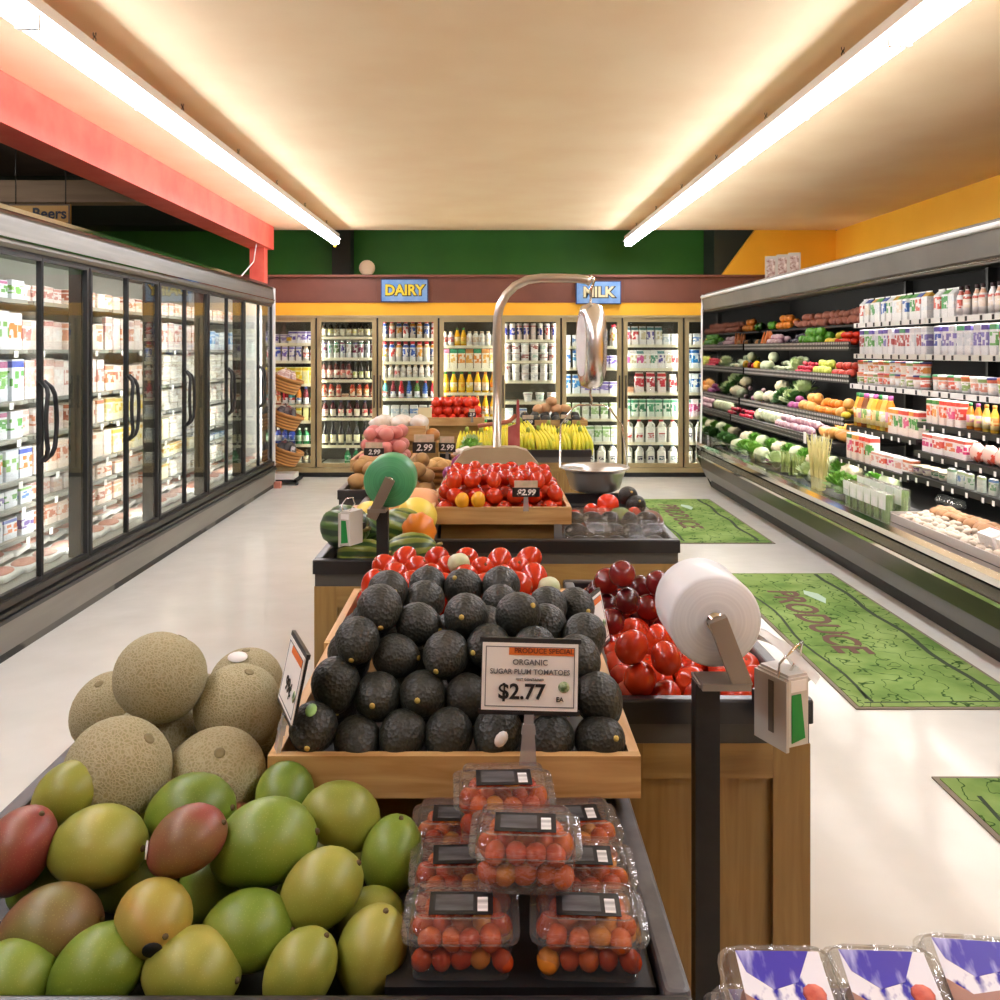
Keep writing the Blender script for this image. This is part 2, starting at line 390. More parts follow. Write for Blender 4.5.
# small yellow pull knob under the end of the left run
o = solo('pull_knob', MB().lathe([(.004, .06), (.006, .03), (.018, .015), (.02, 0), (.012, -.018), (0.002, -.022)], 10), 'small yellow knob hanging under the end of the left strip light', 'knob', mat('yellow_plastic', 'e8c83a', .4), loc=(-1.81, 10.72, 2.80))

# ------------------------------------------------------------------ back cooler
D0 = (254.7 - VX) * CY / FPX; DP = 61.3 * CY / FPX
def zy(py, Y=CY): return EYE - (py - VY) * Y / FPX
cool = thing('walk_in_cooler', (0, CY + .4, 0), 'long tan metal cooler with eight glass doors along the back wall', 'cooler')
x0c, x1c = D0 - .06, D0 + 8 * DP + .06
part(cool, 'cabinet', MB().box(x0c, x1c, 11.75, 11.8, .1, 1.98).box(x0c, x0c + .02, CY + .08, 11.75, .1, 1.98).box(x1c - .02, x1c, CY + .08, 11.75, .1, 1.98)
     .box(x0c, x1c, CY + .08, 11.75, 1.965, 1.985).box(x0c, x1c, CY + .05, 11.75, .1, .13), mat('cooler_lining', '4a463c', .6))
part(cool, 'sill', MB().box(x0c, x1c, CY - .03, CY + .08, .06, .115), M_tan)
part(cool, 'kick_plate', MB().box(x0c, x1c, CY + .02, CY + .08, 0, .06), M_black)
part(cool, 'header', MB().box(x0c, x1c, CY - .025, CY + .08, 1.955, 1.985), M_tan)
SH = {0: (343.5, 361, 384, 405, 421, 444.5), 1: (337, 358, 380, 397.5, 418, 445.5), 2: (338.6, 362, 378, 398.4, 417, 440), 3: (346, 369, 393, 417, 442),
      4: (340, 361, 381, 402, 420, 442), 5: (346.5, 368, 394, 419, 442), 6: (345, 368.7, 393, 417, 442.6), 7: (345, 368.7, 393, 417, 442.6)}
ZB, ZT = .155, 1.93
for d in range(8):
    xa = D0 + d * DP + .012; xb = xa + DP - .024
    fr = MB(); z0, z1 = .118, 1.955
    for a in ((xa, xa + .052, z0, z1), (xb - .052, xb, z0, z1), (xa + .052, xb - .052, z0, z0 + .05), (xa + .052, xb - .052, z1 - .05, z1)):
        fr.box(a[0], a[1], CY, CY + .045, a[2], a[3])
    dr = part(cool, 'door', fr, M_tan)
    part(dr, 'glass_pane', MB().box(xa + .05, xb - .05, CY + .018, CY + .024, z0 + .045, z1 - .045), M_glass2)
    hx = xa + .026 if d % 2 == 0 else xb - .026
    part(dr, 'handle', MB().cyl((hx, CY - .03, .85), (hx, CY - .03, 1.25), .008, 8).cyl((hx, CY - .03, .87), (hx, CY + .01, .87), .007, 6).cyl((hx, CY - .03, 1.23), (hx, CY + .01, 1.23), .007, 6), M_dsteel)
    part(cool, 'mullion', MB().box(xa - .03, xa + .006, CY + .05, CY + .09, .12, 1.96), M_black)
    part(cool, 'lamp', MB().box(xa - .018, xa - .006, CY + .095, CY + .115, .2, 1.9), M_led2)
    for yy in SH[d] + (464.2,):
        z = EYE - (yy - VY) * (CY + .13) / FPX
        s_ = part(cool, 'shelf', MB().box(xa + .01, xb - .01, CY + .13, 11.74, z - .022, z - .002), mat('white_wire_shelf', 'dedccf', .5))
        part(s_, 'price_rail', MB().box(xa + .01, xb - .01, CY + .12, CY + .13, z - .03, z + .006), mat('cream_rail', 'efe9cf', .4))

def bottle_mesh(key, name, cat, r, h, mb_, ml, mc, neck=.4, cap_r=.45, sh=.6, lab=(.12, .5), capname='cap', seg=12):
    """base bottle with label band; cap is a part"""
    z1, z2 = lab[0] * h, lab[1] * h; zs = sh * h; zn = h * .88
    pr = [(r * .9, 0), (r, .02 * h), (r, z1), (r * 1.02, z1), (r * 1.02, z2), (r, z2), (r, zs), (r * (neck + 1) / 2, zs + (zn - zs) * .45), (r * neck, zs + (zn - zs) * .8), (r * neck, zn)]
    b_ = MB().lathe(pr, seg, mis=[0, 0, 0, 1, 0, 0, 0, 0, 0])
    c_ = MB().lathe([(r * cap_r, zn - .002), (r * cap_r, h)], seg)
    kind(key, name, cat, b_.mesh(name, mb_, ml), ((capname, c_.mesh(capname, mc), None),))
def can_mesh(key, name, cat, r, h, m0, m1, taper=1.0, band=(.0, 1.0), seg=12):
    kind(key, name, cat, MB().lathe([(r * .92 * taper, 0), (r * taper, .03 * h), (r * (1 + taper) / 2, .5 * h), (r, .86 * h), (r * 1.03, .87 * h), (r * 1.03, .97 * h), (r * .9, h)], seg, mis=[0, 0, 0, 1, 1, 1]).mesh(name, m0, m1), ())
def carton_mesh(key, name, cat, w_, d_, h, m0, gable=False, mtop=None):
    m = MB(); hb = h * (.78 if gable else 1)
    if gable:
        m.box(-w_ / 2, w_ / 2, -d_ / 2, d_ / 2, 0, hb); m.prism([(-d_ / 2, hb), (d_ / 2, hb), (.004, h * .94), (.004, h), (-.004, h), (-.004, h * .94)], -w_ / 2, w_ / 2, 'x', 1 if mtop else 0)
    else: rbox(m, -w_ / 2, w_ / 2, -d_ / 2, d_ / 2, 0, h, min(w_, d_) * .12)
    kind(key, name, cat, m.mesh(name, m0, mtop or m0), ())
def glassy(name, c, rough=.15): return mat(name, c, rough, spec=.6)
# container kinds
bottle_mesh('wine', 'juice_bottle', 'bottle', .034, .27, glassy('dark_glass', '1c1410'), printed('green_cream_label', 'e6e2c0', ['a8b050', 'e8e0b0', 'd8d0a0']), mat('black_cap', '151515', .4), .38, .42, .55, (.1, .45))
bottle_mesh('tea', 'tea_bottle', 'bottle', .033, .21, glassy('brown_red_glass', '4a1c18'), printed('pink_label', 'e8d8cc', ['d88a80', 'c84838', 'e8c8b0', 'b8a84a']), mat('dark_cap', '2a2420', .4), .5, .55, .62, (.12, .55))
bottle_mesh('redj', 'juice_bottle', 'bottle', .033, .18, glassy('red_juice', 'a84030'), printed('orange_label', 'efd8c0', ['d86a38', 'b83828', 'e09050']), mat('dark_cap', '2a2420', .4), .6, .6, .66, (.1, .6))
bottle_mesh('prune', 'juice_bottle', 'bottle', .043, .25, glassy('plum_juice', '43131a'), printed('white_label', 'efe6d4', ['c84848', 'e8dcc0', 'd0a0a0']), mat('navy_cap', '24264a', .4), .42, .46, .6, (.1, .5))
bottle_mesh('stubby', 'bottle', 'bottle', .033, .16, glassy('dark_glass2', '221c16'), printed('cream_label', 'e8e4d0', ['e0d890', 'e8e4d0', 'c0b890']), mat('dark_cap', '2a2420', .4), .5, .5, .6, (.1, .58))
bottle_mesh('creamer', 'creamer_bottle', 'bottle', .038, .25, printed('creamer_print', 'eeeae6', ['2e5fc0', 'e09a30', '3858a8', 'd8b080', 'e8e8e8'], rough=.3), printed('creamer_label', 'eae8e8', ['e8a030', '2e58b8', 'f0e0c0', 'd03838']), mat('red_cap', 'c8283a', .4), .62, .7, .74, (.1, .7))
bottle_mesh('soda', 'soda_bottle', 'bottle', .034, .22, mat('drink_colours', 'ffffff', .2, rnd=['d8862a', '2e5ca8', '7a2838', '5c8a3a', '2e3a90', 'b82838', '4a9a9a']), printed('soda_label', 'dfe4ea', ['3858a8', 'b8b8c0', 'c83838']), mat('drink_cap', 'ffffff', .4, rnd=['e09a30', '3a5aa0', '8a3040', '70a040', 'c02838']), .5, .5, .62, (.05, .4))
bottle_mesh('oj', 'orange_juice_bottle', 'bottle', .042, .26, mat('yellow_juice', 'eeb418', .25), printed('juice_label', 'f0cf50', ['e8a020', 'f4dc90', 'f0e4c0']), mat('green_cap', '2a7a38', .4), .5, .42, .55, (.12, .5))
bottle_mesh('oj2', 'orange_juice_bottle', 'bottle', .042, .26, mat('yellow_juice2', 'efba20', .25), printed('juice_label2', 'f4e4d0', ['e88a30', 'f0c8a0']), mat('orange_cap', 'e89a30', .4), .5, .42, .55, (.12, .5))
bottle_mesh('milkb', 'milk_bottle', 'bottle', .034, .17, mat('white_bottle', 'eceae6', .35), printed('milk_label', 'e8e6e4', ['c8c0b8', 'e0c8b0', 'c86060']), mat('cream_cap', 'd8c0a0', .4), .6, .6, .7, (.1, .6))
bottle_mesh('greenb', 'soda_bottle', 'bottle', .045, .22, mat('green_bottle', '2f8050', .15), printed('green_label', 'c8e0c8', ['2a9a58', 'a8d0b0']), mat('white_cap', 'e8e8e4', .4), .4, .4, .6, (.2, .55))
bottle_mesh('blueb', 'water_bottle', 'bottle', .04, .2, mat('blue_bottle', '2848b0', .2), printed('blue_label', 'b8c8e8', ['3058c0', 'e0e8f4']), mat('white_cap', 'e8e8e4', .4), .45, .42, .65, (.2, .55))
can_mesh('can', 'tall_can', 'can', .031, .2, printed('can_print', 'd8dadc', ['2f8068', '7a3050', '5a4a90', 'b8b0a0', '8a8a90', '506a40'], rough=.25), mat('can_top', 'c8c8c8', .25, .8))
can_mesh('can2', 'spray_can', 'can', .031, .19, printed('can_print2', 'ead8d4', ['c83038', 'b83040', 'd8d0d0', '2f3f98', '3848a8'], rough=.25), mat('can_top2', 'e8e4e0', .3))
can_mesh('tub', 'yogurt_tub', 'tub', .05, .105, printed('tub_print', 'eceaea', ['c8c8d0', 'b0c8c0', 'a86868', 'dcd8d4']), mat('white_lid', 'eceae8', .4), .85)
can_mesh('tubp', 'spread_tub', 'tub', .055, .12, printed('tub_print2', 'd8d4e0', ['5a4aa0', 'c8c8d0', '8a80b0']), mat('purple_lid', 'd4d0dc', .4), .85)
carton_mesh('cartonO', 'juice_carton', 'carton', .085, .085, .235, printed('carton_print_orange', 'f0ead8', ['e8a848', 'e8b860', 'dc8830', 'f0d8a8']), True, mat('carton_top', 'ffffff', .4, rnd=['e8a868', 'e8b8a0', '3a9a70', '3a9a70', 'd88ab0']))
carton_mesh('cartonP', 'milk_carton', 'carton', .07, .07, .2, printed('carton_print_purple', 'eceaea', ['4a50b0', '6a60b8', '3a5ac0', '8a88c8']), False)
carton_mesh('cartonY', 'creamer_carton', 'carton', .075, .07, .19, printed('carton_print_yellow', 'ece4a0', ['e0c030', 'd8d8a0', 'c8c060', 'e8c820']), False)
carton_mesh('cartonG', 'milk_carton', 'carton', .08, .08, .2, printed('carton_print_green', 'e2ece2', ['2f8a60', '3f9a70', '5aa880', '2a7a58']), False)
carton_mesh('cartonR', 'milk_carton', 'carton', .09, .09, .23, printed('carton_print_red', 'efe6e4', ['b82838', 'c83040']), True)
carton_mesh('cartonM', 'milk_carton', 'carton', .075, .075, .21, printed('carton_print_mixed', 'f0eeee', ['d85070', 'd84048', '5a50a0', 'c8c0a0', 'e060a0', '5a9a80'], ['5a8a90', 'd8d8d8']), True)
carton_mesh('cartonB', 'milk_carton', 'carton', .085, .085, .22, printed('carton_print_blue', 'e6eef4', ['2a80c8', '2a6ab8', '3a90d0'], ['2a6ab8', 'e8f0f4']), False)
carton_mesh('cartonK', 'milk_carton', 'carton', .08, .08, .2, printed('carton_print_pink', 'f4e8ee', ['d84890', 'c84080', 'e070a8'], ['4a9a90', 'e8e8e8']), False)
carton_mesh('packW', 'white_pack', 'pack', .09, .08, .13, printed('pack_print_pale', 'e8e8e8', ['b8c8d8', 'c8d0d8', '7090c8', 'd8d8d8']), False)
carton_mesh('packV', 'milk_carton_pack', 'pack', .1, .08, .14, printed('pack_print_violet', 'eceaf2', ['5a48a8', '6a58b0', '8878c0']), False)
carton_mesh('packC', 'cardboard_pack', 'pack', .24, .1, .13, printed('pack_print_cardboard', 'cfa888', ['b88060', 'e0c8b0', 'a86848']), False)
carton_mesh('packL', 'white_pack', 'pack', .085, .08, .18, printed('pack_print_green', 'ecf0e8', ['a8c890', 'c8d8b8', '90b878']), False)
jm = MB(); rbox(jm, -.055, .055, -.055, .055, 0, .17, .02); jm.lathe([(.05, .165), (.03, .2), (.02, .225), (.02, .235)], 12)
jm.tube([(.02, 0, .225), (.045, 0, .2), (.052, 0, .16)], .009, 6)
jl = MB().box(-.035, .035, -.0575, -.055, .03, .11)
jc = MB().lathe([(.022, .233), (.022, .252)], 10)
for key, c1, c2 in (('jugR', 'c0403c', 'b83038'), ('jugN', '303050', '28306a'), ('jugT', '3a6a70', '2a6a80'), ('jugV', '6a4070', '703878')):
    kind(key, 'milk_jug', 'jug', jm.mesh('milk_jug', mat('milk_white', 'f0efe9', .35)), (('label', jl.mesh('label', printed('jug_label_' + key, 'e8e4e4', [c1, c1, 'd8d0d0'])), None), ('cap', jc.mesh('cap', mat('jug_cap_' + key, c2, .4)), None)))
DOORN = ['first', 'second', 'third', 'fourth', 'fifth', 'sixth', 'seventh', 'last']
SHN = ['top', 'second', 'third', 'fourth', 'fifth', 'sixth', 'bottom']
def fill(door, row, items, w_=None, desc=None, dx0=0, dx1=0, dy=.06, maxh=None, stack=1):
    """items: list of (kind, desc) spread across the shelf"""
    xa = D0 + door * DP + .03 + dx0; xb = D0 + (door + 1) * DP - .03 - dx1
    rows = SH[door] + (464.2,)
    z = EYE - (rows[row] - VY) * (CY + .13) / FPX
    zt = ZT if row == 0 else EYE - (rows[row - 1] - VY) * (CY + .13) / FPX - .03
    n = len(items); stepx = (xb - xa) / n
    for i, (k, ds) in enumerate(items):
        bb = KIND[k][2]; h = max(v.co.z for v in bb.vertices); wx = 2 * max(abs(v.co.x) for v in bb.vertices)
        for pn, pm, _ in KIND[k][3]: h = max(h, max(v.co.z for v in pm.vertices))
        s = min((zt - z - .006) / (h * stack), stepx / wx * .97, 1.1)
        hd = max(abs(v.co.y) for v in bb.vertices) * s + .014
        for q in range(stack):
            lb = '%s, %s from the left on the %s shelf, %s back cooler door' % (ds, ORD[i], SHN[row] if row < len(rows) - 1 else 'bottom', DOORN[door])
            if stack > 1: lb = '%s %s, %s from the left, %s shelf, %s back cooler door' % (('lower', 'upper')[q], ds, ORD[i], SHN[row] if row < len(rows) - 1 else 'bottom', DOORN[door])
            spawn(k, (xa + stepx * (i + .5), CY + .13 + hd + random.uniform(0, .012), z + q * (h * s + .001)), lb, 'goods on the %s shelf behind the %s cooler door' % (SHN[row] if row < len(rows) - 1 else 'bottom', DOORN[door]), (0, 0, random.uniform(-.05, .05)), s)
rep = lambda k, d, n: [(k, d)] * n
# door 0
fill(0, 0, rep('tubp', 'pale spread tub', 3) + rep('packV', 'violet pack', 3)); fill(0, 1, rep('cartonP', 'purple carton', 6) + rep('milkb', 'white bottle', 2))
fill(0, 2, rep('cartonY', 'yellow carton', 8)); fill(0, 3, rep('redj', 'red juice bottle', 3) + rep('soda', 'coloured drink bottle', 5)); fill(0, 4, rep('cartonY', 'yellow carton', 8))
fill(0, 5, rep('blueb', 'blue bottle', 5) + rep('greenb', 'green bottle', 3)); fill(0, 6, rep('stubby', 'dark bottle', 8))
# door 1
fill(1, 0, rep('stubby', 'dark labelled bottle', 9)); fill(1, 1, rep('can', 'tall can', 9)); fill(1, 2, rep('tea', 'dark pink bottle', 5) + rep('wine', 'dark bottle', 4))
fill(1, 3, rep('redj', 'red juice bottle', 3) + [('packC', 'cardboard six pack')] + rep('redj', 'red juice bottle', 4)); fill(1, 4, rep('prune', 'dark red juice bottle', 7))
fill(1, 5, rep('wine', 'dark green-labelled bottle', 7)); fill(1, 6, rep('greenb', 'green bottle', 4), dx0=.28)
# door 2
fill(2, 0, rep('creamer', 'red-capped creamer', 8)); fill(2, 1, rep('creamer', 'tall red-capped creamer', 8)); fill(2, 2, rep('milkb', 'small white bottle', 9)); fill(2, 3, rep('soda', 'coloured drink bottle', 7))
fill(2, 4, rep('packW', 'pale blue pack', 6)); fill(2, 5, rep('packW', 'pale pack', 6)); fill(2, 6, rep('packW', 'pale pack', 6))
# door 3
fill(3, 0, rep('milkb', 'small white bottle', 2) + rep('oj', 'small yellow juice bottle', 2) + rep('milkb', 'small white bottle', 5)); fill(3, 1, rep('cartonO', 'orange juice carton', 7)); fill(3, 2, rep('oj', 'green-capped juice bottle', 4) + rep('oj2', 'orange-capped juice bottle', 3))
fill(3, 3, rep('oj2', 'yellow juice bottle', 7)); fill(3, 4, rep('oj', 'yellow juice bottle', 7)); fill(3, 5, rep('oj2', 'yellow juice bottle', 7))
# door 4
fill(4, 0, rep('can2', 'red or blue can', 8)); fill(4, 1, rep('tub', 'round tub', 6), stack=2); fill(4, 2, rep('tub', 'round white tub', 6), stack=2); fill(4, 3, rep('tub', 'pale tub', 3), dx0=.25); fill(4, 4, rep('packW', 'pale carton', 4)); fill(4, 5, rep('packL', 'pale green carton', 6)); fill(4, 6, rep('jugN', 'white milk jug', 5))
# door 5
fill(5, 0, rep('packW', 'pale pack', 2) + rep('creamer', 'red-capped bottle', 4)); fill(5, 1, rep('cartonB', 'blue carton', 2) + rep('packV', 'violet carton', 4)); fill(5, 2, rep('cartonB', 'blue carton', 2) + rep('packV', 'violet carton pack', 4))
fill(5, 3, rep('packL', 'white green pack', 6)); fill(5, 4, rep('packL', 'pale green carton', 7)); fill(5, 5, rep('jugN', 'white milk jug', 5))
# door 6
fill(6, 0, rep('cartonM', 'small mixed carton', 5) + rep('packW', 'white pack', 2)); fill(6, 1, rep('cartonM', 'colourful milk carton', 8)); fill(6, 2, [('packC', 'brown cardboard pack')] + rep('cartonR', 'red-labelled carton', 3) + rep('cartonM', 'white carton', 1)); fill(6, 3, rep('cartonG', 'green milk carton', 7))
fill(6, 4, rep('jugR', 'white milk jug', 5)); fill(6, 5, [('jugN', 'white milk jug')] * 3 + [('jugT', 'white milk jug')] * 2)
# door 7
fill(7, 0, rep('packW', 'white pack', 6)); fill(7, 1, rep('cartonB', 'blue milk carton', 7)); fill(7, 2, rep('cartonB', 'blue milk carton', 7)); fill(7, 3, rep('cartonK', 'pink milk carton', 7)); fill(7, 4, rep('jugN', 'white milk jug', 5)); fill(7, 5, rep('jugV', 'white milk jug', 5))
# yellow shelf tag in the first door
solo('shelf_tag', MB().box(-.03, .03, -.002, .002, -.022, .022), 'small yellow tag hanging from the top shelf behind first cooler door', 'tag', mat('tag_yellow', 'e0b020', .5), loc=P(289, 339, CY + .115))

# signs above the cooler
def aisle_sign(px0, px1, py0, py1, word, mtext, label, sx=1.0):
    c = P((px0 + px1) / 2, (py0 + py1) / 2, CY - .075); wd = (px1 - px0) * CY / FPX; hd = (py1 - py0) * CY / FPX
    t = thing('aisle_sign', c, label, 'sign')
    part(t, 'frame', MB().box(-wd / 2, wd / 2, 0, .03, -hd / 2, hd / 2), mat('sign_frame', '2c3a6a', .5), loc=(0, 0, 0))
    part(t, 'face', MB().box(-wd / 2 + .012, wd / 2 - .012, -.006, 0, -hd / 2 + .012, hd / 2 - .012), mat('sign_blue', '5a8fd0', .3, c2='86b0e0', nscale=6), loc=(0, 0, 0))
    sz = hd * .62
    part(t, 'letter_outline', text_mesh(word, sz, M_ink, .014, sx=sx), loc=(.004, -.0075, -.004), rot=(R(90), 0, 0))
    part(t, 'lettering', text_mesh(word, sz, mtext, .006, sx=sx), loc=(0, -.009, 0), rot=(R(90), 0, 0))
aisle_sign(381, 428, 279, 302, 'DAIRY', mat('sign_yellow', 'f0d83a', .5), 'blue sign with yellow letters reading dairy above the third cooler door', .95)
aisle_sign(576, 621, 281, 304, 'MILK', mat('sign_cream', 'efe4b8', .5), 'blue sign with cream letters reading milk above the sixth cooler door', 1.0)
solo('round_speaker', MB().lathe([(.085, -.02), (.1, -.015), (.1, .01), (.08, .02), (.02, .026)], 20), 'round cream disc standing on the brown ledge above the coolers', 'speaker', mat('cream_plastic', 'd8c8a4', .5), loc=P(367, 268, 11.3) , rot=(R(90), 0, 0))
bs = thing('beer_sign', P(40, 214, 9.0), 'gold sign with dark lettering ending in beers, beyond the freezer', 'sign')
part(bs, 'board', MB().box(-.32, .3, 0, .03, -.1, .1), mat('gold_board', 'c8963c', .5), loc=(0, 0, 0))
part(bs, 'border', MB().box(-.32, .3, -.006, 0, .085, .1).box(-.32, .3, -.006, 0, -.1, -.085).box(.285, .3, -.006, 0, -.085, .085), mat('dark_gold', '5a4018', .5), loc=(0, 0, 0))
part(bs, 'lettering', text_mesh('Beers', .15, M_ink, .004, align='RIGHT'), loc=(.27, -.008, .0), rot=(R(90), 0, 0))
for hx in (-.25, .25): part(bs, 'hanger', MB().cyl((hx, .015, .1), (hx, .015, 3.74 - bs.location.z), .006, 6), M_chain, loc=(0, 0, 0))
# cable beside the post
solo('cable', MB().tube([(-2.7, 9.7, 2.29), (-2.68, 9.9, 2.40), (-2.62, 10.1, 2.55), (-2.6, 10.15, 2.76)], .008, 6), 'thin pale cable rising from the freezer top to the red beam', 'cable', M_white)
# ------------------------------------------------------------------ left glass-door freezer
LX = -2.42; LY0 = 4.333 - 1.173; LY1 = 10.2; LP = 1.173
fz = thing('glass_door_case', (-2.9, (LY0 + LY1) / 2, 0), 'long grey refrigerated case with black-framed glass doors along the left side', 'refrigerated case')
part(fz, 'canopy', MB().prism([(LX, 2.08), (LX + .012, 2.1), (LX - .005, 2.255), (LX - .03, 2.28), (-3.4, 2.28), (-3.4, 2.2), (LX - .1, 2.2), (LX - .1, 2.08)], LY0, LY1), M_steel)
part(fz, 'canopy_trim_and_glint', MB().box(LX - .004, LX + .02, LY0, LY1, 2.262, 2.285).box(LX + .004, LX + .016, LY0, LY1, 2.118, 2.128), M_chrome)
part(fz, 'header', MB().box(LX - .1, LX - .008, LY0, LY1, 2.066, 2.08), M_black)
part(fz, 'back_panel', MB().box(-3.42, -3.38, LY0, LY1, .1, 2.28), M_inner)
part(fz, 'end_panel', MB().box(-3.42, LX + .015, LY1, LY1 + .03, .0, 2.26), M_white, label='white edged end panel')
part(fz, 'end_panel', MB().box(-3.42, LX, LY0 - .03, LY0, .0, 2.26), M_steel)
part(fz, 'tank', MB().box(-3.38, LX - .09, LY0, LY1, .2, .3), M_inner)
part(fz, 'sill_rail', MB().box(LX - .09, LX + .012, LY0, LY1, .262, .3).box(LX - .09, LX + .03, LY0, LY1, .232, .252), M_dsteel)
part(fz, 'sill_rail', MB().box(LX + .012, LX + .04, LY0, LY1, .205, .228), M_black)
part(fz, 'kick_panel', MB().prism([(LX - .2, .205), (LX + .018, .205), (LX + .01, .045), (LX - .2, .045)], LY0, LY1), mat('kick_steel', '8c8a84', .42, .6, c2='989690', nscale=3, stretch=(1, .3, 3)))
part(fz, 'toe_strip', MB().box(LX - .2, LX - .0, LY0, LY1, 0, .045), mat('scuffed_toe', '6a6862', .5, .3, c2='282724', nscale=2.2, stretch=(1, .7, 1), nrange=(.48, .52)))
bump_ = MB().box(LX + .02, LX + .09, LY1 - .06, LY1 + .02, 0, .07)
part(fz, 'corner_guard', bump_, mat('pink_rubber', 'c07a68', .5))
NB = 6
for k in range(NB):
    ya = LY1 - (k + 1) * LP; yb = ya + LP
    part(fz, 'mullion', MB().box(LX - .12, LX - .045, yb - .045, yb + .045 if k else yb, .3, 2.066), M_dsteel)
    part(fz, 'lamp', MB().box(LX - .1235, LX - .121, yb - .028, yb + (.028 if k else -.005), .36, 2.0), M_ledm)
    part(fz, 'lamp', MB().cyl((LX - .14, ya + .05, 2.13), (LX - .14, yb - .05, 2.13), .014, 8), M_ledc)
    ym = (ya + yb) / 2
    for s in (-1, 1):
        a, c = (ya + .008, ym - .003) if s < 0 else (ym + .003, yb - .008)
        fr = MB()
        outer, inner = .03, .009
        w0, w1 = (outer, inner) if s < 0 else (inner, outer)
        for q in ((a, a + w0, .3, 2.066), (c - w1, c, .3, 2.066), (a + w0, c - w1, .3, .325), (a + w0, c - w1, 2.045, 2.066)): fr.box(LX - .04, LX - .01, q[0], q[1], q[2], q[3])
        dr = part(fz, 'door', fr, M_blackm)
        part(dr, 'glass_pane', MB().box(LX - .028, LX - .022, a + w0 - .004, c - w1 + .004, .32, 2.05), M_glass)
        hy = ym + s * .012; pts = []
        for q in range(13):
            u = q / 12; bow = math.sin(math.pi * u); pts.append((LX - .012 + .05 * min(1, bow * 3), hy + s * (.004 + .045 * bow), .95 + .44 * u))
        part(dr, 'handle', MB().tube(pts, .0125, 8), M_blackm)
LSH = (.46, .645, .80, 1.035, 1.26, 1.565, 1.865)
for k in range(NB):
    ya = LY1 - (k + 1) * LP + .04; yb = ya + LP - .08
    for i, z in enumerate(LSH):
        xf = -2.74 if i < 3 else -2.80
        s_ = part(fz, 'shelf', MB().box(-3.38, xf, ya, yb, z - .022, z - .004), M_inner)
        part(s_, 'price_rail', MB().box(xf, xf + .01, ya, yb, z - .026, z - .002), mat('grey_rail', '8a8880', .5))
# packs
carton_mesh('peg', 'peg_packet', 'packet', .115, .03, .2, printed('peg_print', 'eadbd8', ['d8a098', 'e8c8b8', 'c08078', 'eee8e8', 'd08868', 'e4b0a4'], ['d8b0a8', 'f0e8e6', 'c88880']), False)
carton_mesh('pegC', 'frozen_packet', 'packet', .14, .04, .2, printed('peg_print_colour', 'd8dce8', ['5a9a4a', '6a4a9a', '4a78c0', 'e07a3a', '78b050', 'c05a90'], ['4a5ab0', '88b868', 'd8e0e8', 'b0588a']), False)
carton_mesh('box', 'meat_carton', 'carton', .13, .1, .14, printed('meat_box_print', 'ecdcd2', ['d89878', 'e8d0c0', 'c87858', 'f0e4d8', 'e0a888', 'b86a50']), False)
carton_mesh('boxY', 'yellow_pack', 'pack', .15, .1, .18, printed('yellow_box_print', 'f0e8c8', ['e8c84a', 'f4ecd8', 'e8d890', 'd8a850']), False)
carton_mesh('flat', 'flat_packet', 'packet', .16, .14, .05, printed('flat_print', 'e0dcd4', ['c8c0b0', 'd8d0c8', 'b8a898', 'e8e4e0']), False)
carton_mesh('bluep', 'blue_pack', 'pack', .14, .1, .14, printed('blue_print', 'c8d4e4', ['4a78b0', '5a90c8', '8a88a8', 'e4e8ee']), False)
tm = MB(); rbox(tm, -.1, .1, -.075, .075, 0, .028, .02, 0)
def meatf(d): return Vector((d.x * .085, d.y * .06, .026 + d.z * .02))
tm.blob(meatf, 12, 6, 1)
kind('meat', 'meat_tray', 'tray', tm.mesh('meat_tray', M_white, mat('pale_meat', 'e6c0b4', .35, c2='d09a8e', nscale=14, rnd=['ffffff', 'ffe8dc', 'f0d0c4', 'fff4f0'])), ())
kind('meat2', 'ready_meal_tray', 'tray', tm.mesh('ready_meal_tray', M_white, mat('mixed_meal', 'f0e8dc', .4, c2='d8b898', nscale=20, rnd=['ffffff', 'fff0d8', 'e8f0d8', 'ffe0d0'])), ())
SECN = ['farthest', 'fourth', 'third', 'second', 'nearest', 'outer']
LSN = ['bottom', 'sixth', 'fifth', 'fourth', 'third', 'second', 'top']
LK = {  # section, from the far end: (near half, far half) on each shelf bottom..top
    0: [('flat', 'flat'), ('bluep', 'flat'), ('flat', 'flat'), ('flat', 'flat'), ('flat', 'flat'), ('bluep', 'bluep'), ('peg', 'peg')], 1: [('boxY', 'flat'), ('boxY', 'bluep'), ('flat', 'flat'), ('flat', 'flat'), ('boxY', 'flat'), ('peg', 'peg'), ('peg', 'peg')],
    2: [('box', 'boxY'), ('box', 'boxY'), ('boxY', 'boxY'), ('boxY', 'boxY'), ('box', 'box'), ('peg', 'peg'), ('box', 'box')], 3: [('box', 'box'), ('peg', 'box'), ('box', 'box'), ('peg', 'box'), ('peg', 'peg'), ('peg', 'box'), ('peg', 'box')],
    4: [('pegC', 'pegC')] * 7, 5: [('pegC', 'pegC')] * 7}
LD = {'flat': 'flat grey packet', 'bluep': 'bluish pack', 'peg': 'pale hanging packet', 'boxY': 'yellowish pack', 'box': 'pinkish carton', 'pegC': 'bright frozen packet'}
